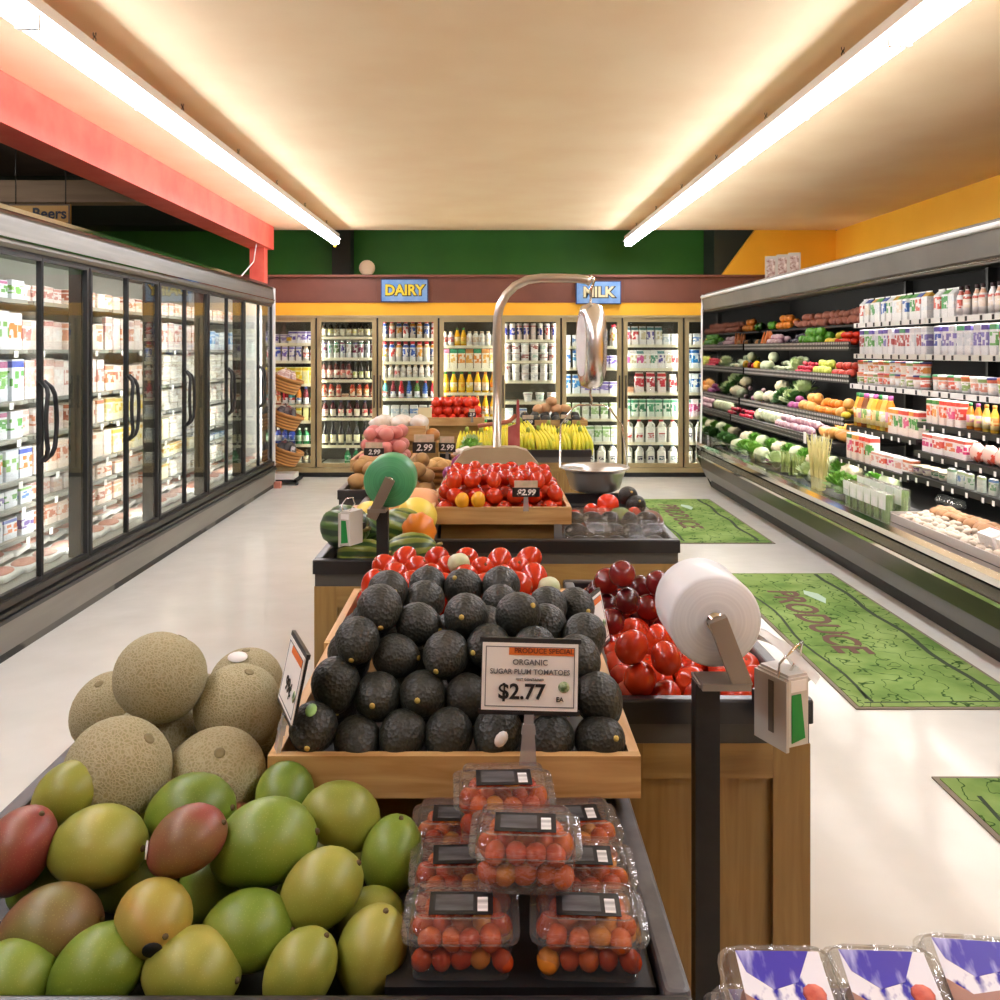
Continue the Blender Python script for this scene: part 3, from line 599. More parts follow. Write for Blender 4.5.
for k in range(NB):
    ya = LY1 - (k + 1) * LP + .01; yb = ya + LP - .02
    for i, z in enumerate(LSH):
        kk = LK[k][i][1]; bb = KIND[kk][2]; h = max(v.co.z for v in bb.vertices); wx = 2 * max(v.co.x for v in bb.vertices); dp = max(v.co.y for v in bb.vertices)
        top = (LSH[i + 1] if i < 6 else 2.03) - .045; gap = top - z
        st = 1
        if kk == 'flat': st = max(1, min(4, int(gap / .055)))
        n = int((yb - ya) / (wx * 1.03)); step = (yb - ya) / n; kk0 = kk
        sz = min(gap / (h * st), 1.45) * (1 if st > 1 else random.uniform(.93, .99))
        sx_ = min(1.0, step / wx * .98)
        xf = -2.74 if i < 3 else -2.80
        for j in range(n):
            kk = LK[k][i][0] if j < n / 2 and st == 1 and LK[k][i][0] != 'flat' else kk0
            hk = max(v.co.z for v in KIND[kk][2].vertices)
            for q in range(st):
                dsc = LD[kk]
                lb = '%s%s, %s from near end, %s shelf, %s glass-door section' % (dsc, '' if st == 1 else ' %s in pile' % ORD[q], ORD[j], LSN[i], SECN[k])
                hs = sz * h / hk * (random.uniform(.9, 1) if st == 1 else 1) if kk != kk0 else sz * (random.uniform(.9, 1) if st == 1 else 1)
                lean = 0 if st > 1 else random.uniform(-.03, .03)
                spawn(kk, (xf - dp - .02 - random.uniform(0, .02), ya + step * (j + .5), z - .003 + q * (h * sz)), lb, '%ss on the %s shelf, %s glass-door section' % (dsc, LSN[i], SECN[k]), (0, 0, R(90) + lean), (sx_, 1, hs))
    # meat trays lying in the well
    for j in range(5):
        for r_i in range(2):
            dsc = 'pale meat tray' if k < 5 else 'pale meal tray'
            spawn('meat' if k < 5 else 'meat2', (-2.66 - r_i * .2 + random.uniform(-.01, .01), ya + .11 + j * (yb - ya - .2) / 4.0, .316 + r_i * .03), '%s, %s from near end, %s row of the well, %s glass-door section' % (dsc, ORD[j], ('front', 'rear')[r_i], SECN[k]),
                  'trays in the well of the %s glass-door section' % SECN[k], (R(0), R(-6) , R(90) + random.uniform(-.1, .1)), (1.0, 1.15, 1))
# paper ticket tags on the rails
tk = MB().box(-.022, .022, -.001, .001, -.02, .02).mesh('price_tag', M_paper)
for k in range(1, NB):
    for i, z in enumerate(LSH):
        if i == 6: continue
        for j in range(3):
            y = LY1 - (k + 1) * LP + .16 + j * .4 + random.uniform(-.06, .06)
            part(fz, 'price_tag', tk, loc=Vector(((-2.74 if i < 3 else -2.80) + .016 - fz.location.x, y - fz.location.y, z - .03)), rot=(0, 0, R(90)))
# small papers lying on the canopy
for y, n_ in ((6.2, 'nearer'), (7.5, 'farther')):
    solo('paper_slip', MB().box(-.04, .04, -.09, .09, 0, .012), 'small grey packet lying on top of the freezer canopy, the %s one' % n_, 'packet', mat('grey_card', 'a8a49c', .6), loc=(LX - .08, y, 2.286))

# ------------------------------------------------------------------ basket rack at the end of the freezer
rk = thing('basket_rack', (-2.42, 10.55, 0), 'black wire rack holding three wooden baskets beside the freezer end', 'rack')
part(rk, 'base', MB().box(-2.62, -2.2, 10.38, 10.42, .03, .06).box(-2.62, -2.2, 10.7, 10.74, .03, .06).box(-2.24, -2.2, 10.38, 10.74, .03, .06).lathe([(.02, 0), (.025, .02), (.02, .03)], 8, 0, Matrix.Translation((-2.2, 10.4, 0))), M_blackm)
part(rk, 'upright', MB().cyl((-2.6, 10.55, .05), (-2.6, 10.55, 1.35), .012, 8), M_blackm)
part(rk, 'base_board', MB().box(-2.6, -2.24, 10.42, 10.7, .06, .12), M_white)
def wicker(name):
    m, nt, b, out = new_mat(name); v = mapped(nt, (1, 1, 1), 'Object'); L = nt.links
    wv = N(nt, 'ShaderNodeTexWave', i_Scale=9., i_Distortion=1.5); wv.bands_direction = 'Z'; L.new(v, wv.inputs['Vector'])
    r = ramp(nt, [(.2, '8a5a28'), (.7, 'c8904c')]); L.new(wv.outputs['Fac'], r.inputs[0]); L.new(r.outputs[0], b.inputs['Base Color']); b.inputs['Roughness'].default_value = .6
    bm = N(nt, 'ShaderNodeBump', i_Strength=.5, i_Distance=.01); L.new(wv.outputs['Fac'], bm.inputs['Height']); L.new(bm.outputs[0], b.inputs['Normal']); return m
M_wick = wicker('basket_weave')
def snack_bag(): 
    m = MB(); m.blob(lambda d: Vector((d.x * .075 * (1 - .2 * abs(d.z)), d.y * .03, d.z * .1)), 10, 8); return m.mesh('snack_bag', printed('snack_print', '3a3436', ['5a5054', 'c8c0c4', '40383c', '2a2a30', '8a4048']))
kind('snack', 'snack_bag', 'bag', snack_bag(), ())
for i, (zc, nm) in enumerate(((.36, 'bottom'), (.78, 'middle'), (1.2 , 'top'))):
    rot = (0, R(18), 0); loc = (-2.38, 10.55, zc - .13)
    bk = thing('wooden_basket', loc, 'woven wooden basket tilted forward, the %s of three on the rack' % nm, 'basket', 'wooden baskets on the rack', rot)
    part(bk, 'basket_body', MB().lathe([(.13, 0), (.15, .08), (.17, .17), (.16, .17), (.14, .08), (.12, .015), (.01, .012)], 16, cap=False, sx=1.05, sy=1.0).lathe([(.13, 0.0), (.01, .0)], 16, cap=False), M_wick, loc=(0, 0, 0))
    part(bk, 'rim', MB().lathe([(.172, .15), (.182, .155), (.182, .185), (.168, .185), (.168, .15)], 16, cap=False, sx=1.05), mat('basket_rim', 'b07a3c', .5), loc=(0, 0, 0))
    part(rk, 'arm', MB().cyl((-2.6, 10.55, zc - .1), (-2.5, 10.55, zc - .12), .008, 6), M_blackm)
    for q in range(5):
        x, y = (-.07 + .07 * (q % 3), -.07 + .14 * (q // 3) * .8); p = Matrix.Translation(loc) @ Euler(rot).to_matrix().to_4x4() @ Vector((x, y, .19 + .01 * (q % 2)))
        o = spawn('snack', p, 'dark snack bag, %s of those in the %s wooden basket' % (ORD[q], nm), 'snack bags in the %s basket' % nm, (R(20 * (q - 2)), R(20 + 12 * (q % 2)), R(40 * q)), .85)
        if i == 2: o.material_slots[0].link = 'OBJECT'; o.material_slots[0].material = printed('snack_pale', 'd8ccc4', ['e8e0d8', 'c8a8a0', 'b89890']); o['label'] = o['label'].replace('dark', 'pale')

# ------------------------------------------------------------------ right open refrigerated case
RX = 2.42; RY0 = 2.6; RY1 = 10.28; RB = 3.45
oc = thing('open_display_case', (3.0, (RY0 + RY1) / 2, 0), 'long open refrigerated produce and dairy case along the right wall', 'refrigerated case')
M_fas = mat('fascia_steel', '77736a', .25, .8, c2='6a665e', nscale=2, stretch=(1, .15, 4))
M_fas2 = mat('fascia_dark', '4a463e', .3, .7, c2='5a554a', nscale=2, stretch=(1, .2, 3))
part(oc, 'canopy', MB().prism([(2.50, 2.0), (2.475, 2.02), (2.45, 2.15), (2.47, 2.19), (2.52, 2.21), (RB, 2.22), (RB, 2.12), (2.66, 2.12), (2.56, 2.0)], RY0, RY1), mat('canopy_grey', '625f57', .5, .3, c2='6d6a61', nscale=3))
part(oc, 'canopy_trim_and_glint', MB().tube([(2.48, RY0, 2.008), (2.48, RY1, 2.008)], .007, 8), M_chrome)
part(oc, 'canopy_trim_and_glint', MB().tube([(2.452, RY0, 2.162), (2.452, RY1, 2.162)], .017, 8), M_whitem)  # white tube stands in for the strip lights' highlight along the canopy
part(oc, 'lamp', MB().cyl((2.62, RY0 + .1, 2.07), (2.62, RY1 - .1, 2.07), .016, 8), M_led)
part(oc, 'lamp', MB().cyl((2.78, RY0 + .1, 2.09), (2.78, RY1 - .1, 2.09), .016, 8), M_led)
part(oc, 'back_panel', MB().box(RB, RB + .04, RY0, RY1, .1, 2.22), mat('dull_black', '0d0d0e', .8))
part(oc, 'bumper', MB().prism([(RX + .02, .42), (RX - .01, .44), (RX - .01, .475), (RX + .015, .5), (RX + .07, .5), (RX + .07, .42)], RY0, RY1), M_chrome)
part(oc, 'fascia', MB().prism([(RX + .005, .42), (RX + .06, .42), (RX + .06, .365), (RX + .0, .365)], RY0, RY1), M_fas)
part(oc, 'fascia', MB().prism([(RX - .012, .365), (RX + .06, .365), (RX + .06, .345), (RX - .012, .345)], RY0, RY1), M_chrome)
part(oc, 'fascia', MB().prism([(RX + .02, .345), (RX + .1, .345), (RX + .14, .1), (RX + .09, .1), (RX + .03, .22)], RY0, RY1), M_fas2)
part(oc, 'kick_panel', MB().box(2.56, 2.6, RY0, RY1, 0, .1), M_blackm)
part(oc, 'tank', MB().box(RX + .07, RB, RY0, RY1, .3, .36), M_inner)
ep = MB(); prof = [(RX - .02, .50), (RX - .03, .44), (RX - .02, .33), (RX + .05, .2), (2.56, .0), (RB + .04, 0), (RB + .04, 2.24), (2.64, 2.24), (2.5, 2.14), (2.455, 2.0), (2.452, 1.0)]
ep.prism(prof, RY1, RY1 + .03); part(oc, 'end_panel', ep, mat('mirror_panel', 'b8b8b4', .04, 1.0), label='mirrored inner face of the end panel')
part(oc, 'end_trim', MB().tube([(x, RY1 + .0, z) for x, z in [(2.46, 2.19), (2.455, 2.0), (2.452, 1.0), (2.44, .5), (2.44, .36), (2.5, .2), (2.56, .06)]], .011, 8), M_whitem, label='white edge trim of the clear end panel')
part(oc, 'end_lower', MB().prism([(2.47, .48), (2.6, 0.02), (RB, .02), (RB, .48)], RY1 - .02, RY1), M_fas)
# shelves: per section (y0,y1): list of front z, front x
SECT = [(7.3, RY1 - .03, 'produce'), (6.1, 7.28, 'dairy A'), (4.88, 6.08, 'dairy B'), (3.66, 4.86, 'dairy C')]
RSH = {0: [(1.60, 2.95), (1.33, 2.95), (.985, 2.9), (.80, 2.8)], 1: [(1.775, 2.98), (1.53, 2.98), (1.29, 2.95), (.955, 2.92), (.70, 2.86)],
       2: [(1.775, 2.98), (1.53, 2.98), (1.29, 2.95), (1.075, 2.92), (.885, 2.9), (.74, 2.82)], 3: [(1.775, 2.98), (1.53, 2.98), (1.29, 2.95), (1.075, 2.92), (.885, 2.9), (.74, 2.82)]}
M_rail = mat('white_rail', 'e8e6e2', .4)
M_perf, nt, b, _ = new_mat('perforated_rail'); b.inputs['Roughness'].default_value = .5
ck = N(nt, 'ShaderNodeTexVoronoi', i_Scale=26.); ck.inputs['Randomness'].default_value = 0; nt.links.new(mapped(nt), ck.inputs['Vector']); rr_ = ramp(nt, [(0, 'd8d4cc'), (.32, '26241f')], True); nt.links.new(ck.outputs['Distance'], rr_.inputs[0]); nt.links.new(rr_.outputs[0], b.inputs['Base Color'])
M_shelfb = mat('black_shelf', '1e1d1b', .45)
for s in range(4):
    y0, y1, _ = SECT[s]
    for z, xf in RSH[s]:
        sh = part(oc, 'shelf', MB().box(xf, RB, y0, y1, z - .022, z - .002), M_shelfb)
        if s == 0: part(sh, 'front_rail', MB().box(xf - .02, xf, y0, y1, z - .045, z + .03), M_perf)
        else: part(sh, 'price_rail', MB().box(xf - .014, xf, y0, y1, z - .038, z + .0), M_rail if RSH[s].index((z, xf)) < 3 else M_shelfb)
        if True: part(oc, 'lamp', MB().box(xf + .03, xf + .045, y0 + .14, y1 - .06, z - .03, z - .024), M_led3)
    part(oc, 'upright', MB().box(RB - .06, RB, y0 - .01, y0 + .02, .36, 2.12), M_shelfb)
# tags
tkm = MB().box(-.012, .012, -.001, .001, -.015, .015)
tkd = tkm.mesh('price_tag', M_ink); tkp = tkm.mesh('price_tag', M_paper)
nt_ = 0
for s in (1, 2):
    y0, y1, _ = SECT[s]
    for i, (z, xf) in enumerate(RSH[s]):
        for j in range(8):
            if nt_ >= 88: break
            nt_ += 1
            y = y0 + .08 + j * (y1 - y0 - .16) / 7 + random.uniform(-.03, .03); low = i >= 3
            part(oc, 'price_tag', tkp if low else tkd, loc=Vector((xf - .017 - oc.location.x, y - oc.location.y, z - (.03 if low else .02))), rot=(0, 0, R(-90)))
part(oc, 'tag_strip', MB().box(2.9, 2.905, 4.80, 4.87, 1.15, 1.95), M_paper, label='white strip of tags on the upright')
for dz in (.88, .74):
    pass
# upper back ledge over the produce
part(oc, 'shelf', MB().box(3.12, RB, 7.35, RY1 - .05, 1.76, 1.78), M_shelfb)
# dairy packs
carton_mesh('dw', 'milk_carton', 'carton', .09, .09, .23, printed('dairy_print_white', 'f0eeec', ['4a70b8', 'e0e4e8', 'd86a5a', '5aa060', 'e8d8c8'], ['68a858', 'd8a840', 'e8e8e8', '4a60b0']), True)
carton_mesh('dw2', 'soy_carton', 'carton', .08, .08, .2, printed('dairy_print_blue', 'eeeef2', ['5060b0', '70b068', '8a80c0', 'd8dce4', 'c06060'], ['6a5ab0', '60a878', 'dcdce4']), False)
bottle_mesh('db', 'drink_bottle', 'bottle', .035, .25, printed('drinkb_print', 'ece4e2', ['e0b090', 'ece8e8', 'c86050']), printed('drinkb_label', 'eee6e4', ['c85848', 'e8d8c8']), mat('dark_red_cap', '3a2428', .4), .45, .5, .6, (.1, .55))
can_mesh('yog', 'yogurt_tub', 'tub', .042, .1, printed('yog_print', 'f0ece8', ['e8a088', 'e0705a', 'f0e0d0', 'd88a48', '98b068'], split=(.15, .6)), mat('yog_lid', 'ffffff', .4, rnd=['e8e8e8', 'c0504a', '58a070', '3a3a70', 'e8e0d8', 'd87850']), .85)
carton_mesh('cup4', 'yogurt_multipack', 'pack', .17, .09, .11, printed('cup4_print', 'f0ecea', ['d86848', 'e8d0c0', 'e8a850', 'c8c8e0', '90b860']), False)
bottle_mesh('jui', 'juice_bottle', 'bottle', .036, .25, mat('juice_colours', 'ffffff', .25, rnd=['f0b428', 'f2c440', 'e88a28', '8a5028', 'f0a830', 'e8d060']), printed('jui_label', 'f2dc98', ['e88a30', 'e0a0b0', '80a850', 'f0e8d8']), mat('jui_cap', 'ffffff', .4, rnd=['3a8a50', '2f8a4a', 'c05aa0', 'e0e0e0', 'e8a030']), .5, .5, .62, (.12, .55))
carton_mesh('jc', 'juice_carton', 'carton', .085, .085, .2, printed('jc_print', 'f4e4d8', ['e8683a', 'f0a040', 'e05048', '58a048', 'e86a90'], ['e85040', 'f0a848', '4a8a40']), False)
carton_mesh('bx', 'cheese_box', 'box', .15, .09, .13, printed('bx_print', 'f4ece8', ['e05a48', 'd83a78', 'e8a898', 'f0f0e8', 'e88050']), False)
bagm = MB(); sgp = lambda u, e: math.copysign(abs(u) ** e, u)
bagm.blob(lambda d: Vector((sgp(d.x, .7) * .1 * (1 + .07 * math.sin(d.z * 9)), d.y * .05 * (1 - .5 * d.z * d.z), .085 + sgp(d.z, .7) * .085 * (1 + .08 * math.sin(d.x * 11)))), 18, 12)
kind('bag', 'cheese_bag', 'bag', bagm.mesh('cheese_bag', mat('bag_print', 'f4f4f6', .25, c2='d86a58', nscale=11, nrange=(.52, .56), rnd=['ffffff', 'a8b8ff', 'ffffff', 'ffd0c0', 'f4ffc0'])), ())
can_mesh('dip', 'dip_tub', 'tub', .055, .055, printed('dip_print', 'e8e0d0', ['a07a50', 'c8b088', '5a8a60', '7a5a80']), mat('dip_lid', 'd8ccb0', .3), .9)
cm = MB(); rbox(cm, -.05, .05, -.02, .02, 0, .13, .015)
kind('clampk', 'clear_pack', 'pack', cm.mesh('clear_pack', printed('clear_print', 'b8c0b4', ['789a78', 'a8b890', 'c8ccc0', '6a88b0'], rough=.15)), ())
def rrow(s, i, items, deep=.0, stack=1, dn=''):
    y0, y1, _ = SECT[s]; z, xf = RSH[s][i]; zt = (RSH[s][i - 1][0] if i else 2.02) - .05
    n = len(items); st = (y1 - y0 - .06) / n
    secn = ['', 'far dairy section', 'middle dairy section', 'near dairy section'][s]
    for j, (k, ds) in enumerate(items):
        bb = KIND[k][2]; h = max(v.co.z for v in bb.vertices); wx = 2 * max(abs(v.co.x) for v in bb.vertices); dp = max(abs(v.co.y) for v in bb.vertices)
        for pn, pm, _p in KIND[k][3]: h = max(h, max(v.co.z for v in pm.vertices))
        sc = min((zt - z - .004) / (h * stack), st / wx * .97, 1.15)
        for q in range(stack):
            lb = '%s, %s from the near end on the %s shelf, %s' % (ds, ORD[j], (SHN[i]), secn)
            if stack > 1: lb = ('upper ' if q else 'lower ') + lb
            spawn(k, (xf + .012 + dp * sc + random.uniform(0, .015), y0 + .03 + st * (j + .5), z + q * (h * sc + .001)), lb, '%s shelf goods in the %s' % (SHN[i], secn), (0, 0, R(-90) + random.uniform(-.06, .06)), sc)
rrow(1, 0, rep('dw', 'white milk carton', 12)); rrow(1, 1, rep('dw2', 'bluish carton', 13)); rrow(1, 2, rep('yog', 'yogurt tub', 12), stack=2)
rrow(1, 3, rep('jc', 'orange juice carton', 6) + rep('jui', 'juice bottle', 8)); rrow(1, 4, rep('bx', 'printed box', 5) + rep('jc', 'red juice carton', 4))
rrow(2, 0, rep('dw', 'white carton', 3) + rep('db', 'dark-capped bottle', 7) + rep('dw', 'white milk carton', 3)); rrow(2, 1, rep('dw2', 'pale carton', 12)); rrow(2, 2, rep('yog', 'yogurt tub', 12))
rrow(2, 3, rep('jui', 'tall juice bottle', 7) + rep('jc', 'orange carton', 5)); rrow(2, 4, rep('bag', 'plump bright bag', 4) + rep('bx', 'red and white box', 4)); rrow(2, 5, rep('clampk', 'clear herb pack', 6) + rep('dip', 'dip tub', 4))
rrow(3, 0, rep('dw', 'white carton', 12)); rrow(3, 1, rep('dw2', 'pale carton', 12)); rrow(3, 2, rep('yog', 'yogurt tub', 12)); rrow(3, 3, rep('jui', 'juice bottle', 10)); rrow(3, 4, rep('bx', 'printed box', 7)); rrow(3, 5, rep('dip', 'dip tub', 9))

# ---------------- fresh produce kinds
def wob(rx, ry, rz, n=0.08, f=3., seed=0, dent=0.):
    ph = [random.Random(seed + i).uniform(0, 6.28) for i in range(6)]
    def fn(d):
        k = 1 + n * (math.sin(f * d.x + ph[0]) * math.sin(f * d.y + ph[1]) + .6 * math.sin(f * 1.7 * d.z + ph[2]) * math.sin(f * d.x + ph[3]))
        z = d.z * rz
        if dent: z -= dent * rz * math.exp(-((d.x ** 2 + d.y ** 2) * 14)) * (1 if d.z > 0 else -1)
        return Vector((d.x * rx * k, d.y * ry * k, z * k))
    return fn
def fruit(key, name, cat, fn, m, nu=14, nv=10, parts=()): kind(key, name, cat, MB().blob(fn, nu, nv).mesh(name, m), parts)
M_leaf = mat('leaf_green', '5f9a34', .5, c2='86b850', nscale=12)
M_leafd = mat('leaf_dark', '2f5a26', .55, c2='4a7a34', nscale=14)
M_stem = mat('stem_brown', '5a4a2a', .7)
def leafy(key, name, cat, m, n=40, r=.1, L_=.09, w_=.06, sd=1, up=.4):
    rd = random.Random(sd); mb = MB()
    mb.blob(lambda d: d * r * .55, 10, 6)
    for i in range(n):
        a = rd.uniform(0, 6.28); t = rd.uniform(-.2, 1.4); d = Vector((math.cos(a) * math.cos(t), math.sin(a) * math.cos(t), math.sin(t)))
        x = d.cross(Vector((0, 0, 1))); x = x.normalized() if x.length > .05 else Vector((1, 0, 0)); y = (d + Vector((0, 0, up))).normalized()
        o = d * r * .45; vs = []
        for u in range(4):
            for v in range(4):
                p = (v - 1.5) / 1.5; q = u / 3
                vs.append(o + y * L_ * q + x * w_ * p * (.5 + .5 * math.sin(math.pi * (q * .8 + .15))) + d * (.018 * math.sin(p * 5 + i) * q + .02 * q * q))
        mb.add(vs, [(u * 4 + v, u * 4 + v + 1, u * 4 + v + 5, u * 4 + v + 4) for u in range(3) for v in range(3)], 0, True)
    kind(key, name, cat, mb.mesh(name, m), ())
leafy('lettuce', 'lettuce_head', 'lettuce', mat('lettuce_leaf', '6ea838', .5, c2='a8d070', nscale=10)); leafy('kale', 'leafy_bunch', 'greens', M_leafd, sd=4, n=46)
leafy('pale', 'pale_lettuce', 'lettuce', mat('pale_leaf', 'b8cc90', .5, c2='dce4c0', nscale=9), sd=9); leafy('herb', 'herb_bunch', 'herbs', M_leaf, 60, .07, .05, .02, 12)
fruit('cabb', 'cabbage', 'cabbage', wob(.08, .08, .075, .05, 5), mat('cabbage_skin', 'd8dcbc', .45, c2='a8b888', nscale=6)); fruit('cauli', 'cauliflower', 'cauliflower', wob(.08, .08, .06, .16, 14), mat('cauli_skin', 'e8dfc4', .7, c2='d0c49c', nscale=16), 20, 12)
fruit('orange', 'orange', 'orange', wob(.04, .04, .039, .02), mat('orange_peel', 'e8892a', .4, bump=.2, bscale=160)); fruit('grapef', 'grapefruit', 'grapefruit', wob(.05, .05, .048, .02), mat('grapefruit_peel', 'e8a858', .4))
fruit('lemon', 'lemon', 'lemon', lambda d: Vector((d.x * .042 * (1 + .25 * abs(d.x) ** 6), d.y * .031, d.z * .031)), mat('lemon_peel', 'e8cc38', .4)); fruit('lime', 'pear', 'pear', wob(.034, .034, .042, .05, 3, 2), mat('pear_skin', 'c4c85a', .45, c2='b0bc48'))
fruit('appleR', 'apple', 'apple', wob(.038, .038, .036, .03, 2, 1, .35), mat('red_apple_skin', 'b8302a', .3, c2='d8604a', nscale=5, stretch=(1, 1, .3)))
fruit('pepperR', 'bell_pepper', 'pepper', wob(.042, .042, .048, .14, 4, 3, .3), mat('red_pepper_skin', 'c8281c', .22)); fruit('pepperG', 'bell_pepper', 'pepper', wob(.042, .042, .048, .14, 4, 3, .3), mat('green_pepper_skin', '5a9a2c', .25)); fruit('pepperY', 'bell_pepper', 'pepper', wob(.042, .042, .048, .14, 4, 5, .3), mat('yellow_pepper_skin', 'e8b020', .25))
fruit('eggp', 'eggplant', 'eggplant', lambda d: Vector((d.x * .085, d.y * .034 * (1 + .35 * d.x), d.z * .034 * (1 + .35 * d.x))), mat('eggplant_skin', '241a2a', .2)); fruit('cuke', 'cucumber', 'cucumber', lambda d: Vector((d.x * .12, d.y * .025, d.z * .025 + .01 * d.x * d.x)), mat('cucumber_skin', '2f4a24', .4, c2='48683a', nscale=14))
fruit('zuke', 'pale_squash', 'squash', lambda d: Vector((d.x * .1, d.y * .03 * (1 - .3 * d.x), d.z * .03)), mat('pale_squash_skin', 'c8d0b4', .4, c2='a8b890')); fruit('radi', 'radish', 'radish', wob(.02, .02, .022, .04), mat('radish_skin', 'c0203c', .35)); fruit('yam', 'sweet_potato', 'sweet potato', lambda d: Vector((d.x * .085, d.y * .036 * (1 - .25 * d.x * d.x), d.z * .036 + .008 * d.x)), mat('yam_skin', 'a06048', .7, c2='8a4a3c', nscale=12))
fruit('gourd', 'butternut_squash', 'squash', lambda d: Vector((d.x * .1, d.y * .045 * (1 - .4 * d.x), d.z * .045 * (1 - .4 * d.x))), mat('butternut_skin', 'e0a050', .45)); fruit('tomr', 'tomato', 'tomato', wob(.035, .035, .03, .03, 3, 5, .25), mat('tomato_skin', 'cc2a18', .2, c2='d8401f', nscale=3))
fruit('onionP', 'red_onion', 'onion', wob(.04, .04, .036, .03, 2, 6), mat('red_onion_skin', '8a3468', .35, c2='b05a90', nscale=4, stretch=(4, 4, .3))); fruit('onionY', 'onion', 'onion', wob(.042, .042, .038, .03, 2, 8), mat('onion_skin', 'd09a58', .4, c2='b87a40', nscale=5, stretch=(4, 4, .3)))
fruit('shroom', 'mushroom', 'mushroom', lambda d: Vector((d.x * (.028 if d.z > -.2 else .012), d.y * (.028 if d.z > -.2 else .012), d.z * .022)), mat('mushroom_skin', 'e4d8c8', .7, c2='d0c0ac', nscale=10)); fruit('shroomB', 'brown_mushroom', 'mushroom', lambda d: Vector((d.x * (.042 if d.z > -.2 else .016), d.y * (.042 if d.z > -.2 else .016), d.z * .03)), mat('brown_mushroom_skin', 'c0946c', .7, c2='a87a54', nscale=10))
fruit('turnip', 'turnip', 'turnip', lambda d: Vector((d.x * .035, d.y * .035, d.z * .035)), mat('turnip_skin', 'e0c8c8', .4, c2='b87090', nscale=3, stretch=(.4, .4, 2))); fruit('arti', 'avocado', 'avocado', wob(.03, .03, .04, .03), mat('dark_fruit', '2c3024', .5))
def stalks(key, name, cat, m, n, L_, r, spread, mt=None):
    rd = random.Random(hash(key) % 99 if False else len(key) * 7); mb = MB()
    for i in range(n):
        a = rd.uniform(0, 6.28); q = math.sqrt(rd.random()) * .03; x, y = q * math.cos(a), q * math.sin(a); l = L_ * rd.uniform(.85, 1.05)
        mb.tube([(x, y, 0), (x * (1 + spread * .4), y * (1 + spread * .4), l * .5), (x * (1 + spread), y * (1 + spread), l)], [r, r * .9, r * .5], 5, 0)
    kind(key, name, cat, mb.mesh(name, m), ())
stalks('lemongr', 'lemongrass_bunch', 'lemongrass', mat('grass_stalk', 'd8cc8c', .5, c2='b8b468', nscale=6), 26, .34, .004, 1.6); stalks('aspar', 'asparagus_bunch', 'asparagus', mat('asparagus', '7a8a40', .5, c2='9aa860'), 18, .15, .007, .3); stalks('celery', 'scallion_bunch', 'scallions', mat('scallion', 'dce8c8', .45, c2='78a848', nscale=2, stretch=(.3, .3, 14), nrange=(.4, .6)), 14, .24, .009, .5); stalks('carrot', 'carrot_bunch', 'carrots', mat('carrot_skin', 'e08040', .5), 9, .15, .014, .2)
# clear sleeves of greens
sv = MB(); sv.prism([(-.04, 0), (.04, 0), (.055, .2), (-.055, .2)], -.03, .03)
sg = MB()
for i in range(9): sg.tube([((i - 4) * .007, (i % 3 - 1) * .012, .01), ((i - 4) * .009, (i % 3 - 1) * .014, .19)], [.006, .011], 5)
sw = MB().prism([(-.05, .1), (.05, .1), (.056, .2), (-.056, .2)], -.031, -.030)
kind('sleeve', 'bagged_greens', 'greens', sg.mesh('bagged_greens', mat('sleeve_green', '7aa04a', .5, c2='b8c890', nscale=9)), (('sleeve', sv.mesh('sleeve', M_clam), 'clear sleeve'), ('label', sw.mesh('label', mat('white_print', 'f0f2ee', .4, c2='d8e4d0', nscale=20)), 'white label')))
def pile(keys, y0, y1, x0, x1, z, label, group, rows=2, layers=2, sp=.075, rot=True, dz=.72, near=True, scale=1.0):
    """heap of produce between two y positions; row 1 is at the case front"""
    n = max(1, int((y1 - y0) / sp)); c = 0
    for L_ in range(layers):
        nn = n - L_
        for r_i in range(rows - (L_ if rows > 1 else 0)):
            for j in range(nn):
                k = keys[(j + r_i + L_) % len(keys)] if len(keys) < 4 else keys[c % len(keys)]; c += 1
                bb = KIND[k][2]; lo = -min(v.co.z for v in bb.vertices) * scale
                y = y0 + (y1 - y0) * (j + .5 + .5 * L_) / n; xx = x0 + (x1 - x0) * (r_i + .5 + .45 * L_) / max(rows, 1)
                lb = label if isinstance(label, str) else label[keys.index(k)]
                pos = '%s from near end, %s row%s' % (ORD[j], ('front', 'second', 'back')[r_i], '' if layers == 1 else (', lower layer', ', upper layer', ', topmost layer')[L_])
                spawn(k, (xx + random.uniform(-.012, .012), y + random.uniform(-.012, .012), z + lo + L_ * sp * dz + r_i * .03 + random.uniform(0, .008)), '%s, %s, %s' % (lb, pos, group), group, (random.uniform(-.3, .3) if rot else 0, random.uniform(-.3, .3) if rot else 0, R(90) + random.uniform(-.5, .5) if rot else R(-90)), scale * random.uniform(.92, 1.06))
# produce section rows (near end -> far end y increasing)
F1 = 2.965
pile(['tomr'], 7.34, 7.75, F1, 3.12, 1.6, 'red tomato', 'top produce shelf', 2, 2, .08); pile(['lemon'], 7.78, 8.05, F1, 3.12, 1.6, 'yellow lemon', 'top produce shelf', 1, 2, .08); pile(['pepperG'], 8.1, 8.65, F1, 3.16, 1.6, 'green pepper', 'top produce shelf', 2, 2, .1)
pile(['eggp'], 8.7, 9.15, F1 + .02, 3.16, 1.6, 'dark eggplant', 'top produce shelf', 1, 2, .075); pile(['turnip'], 9.2, 9.6, F1, 3.12, 1.6, 'pinkish turnip', 'top produce shelf', 2, 2, .075); pile(['carrot', 'onionY'], 9.65, 9.9, F1, 3.1, 1.6, 'orange root', 'top produce shelf', 1, 1, .08); pile(['arti', 'onionY'], 9.95, 10.2, F1, 3.1, 1.6, 'small dark or tan vegetable', 'top produce shelf', 1, 1, .08)
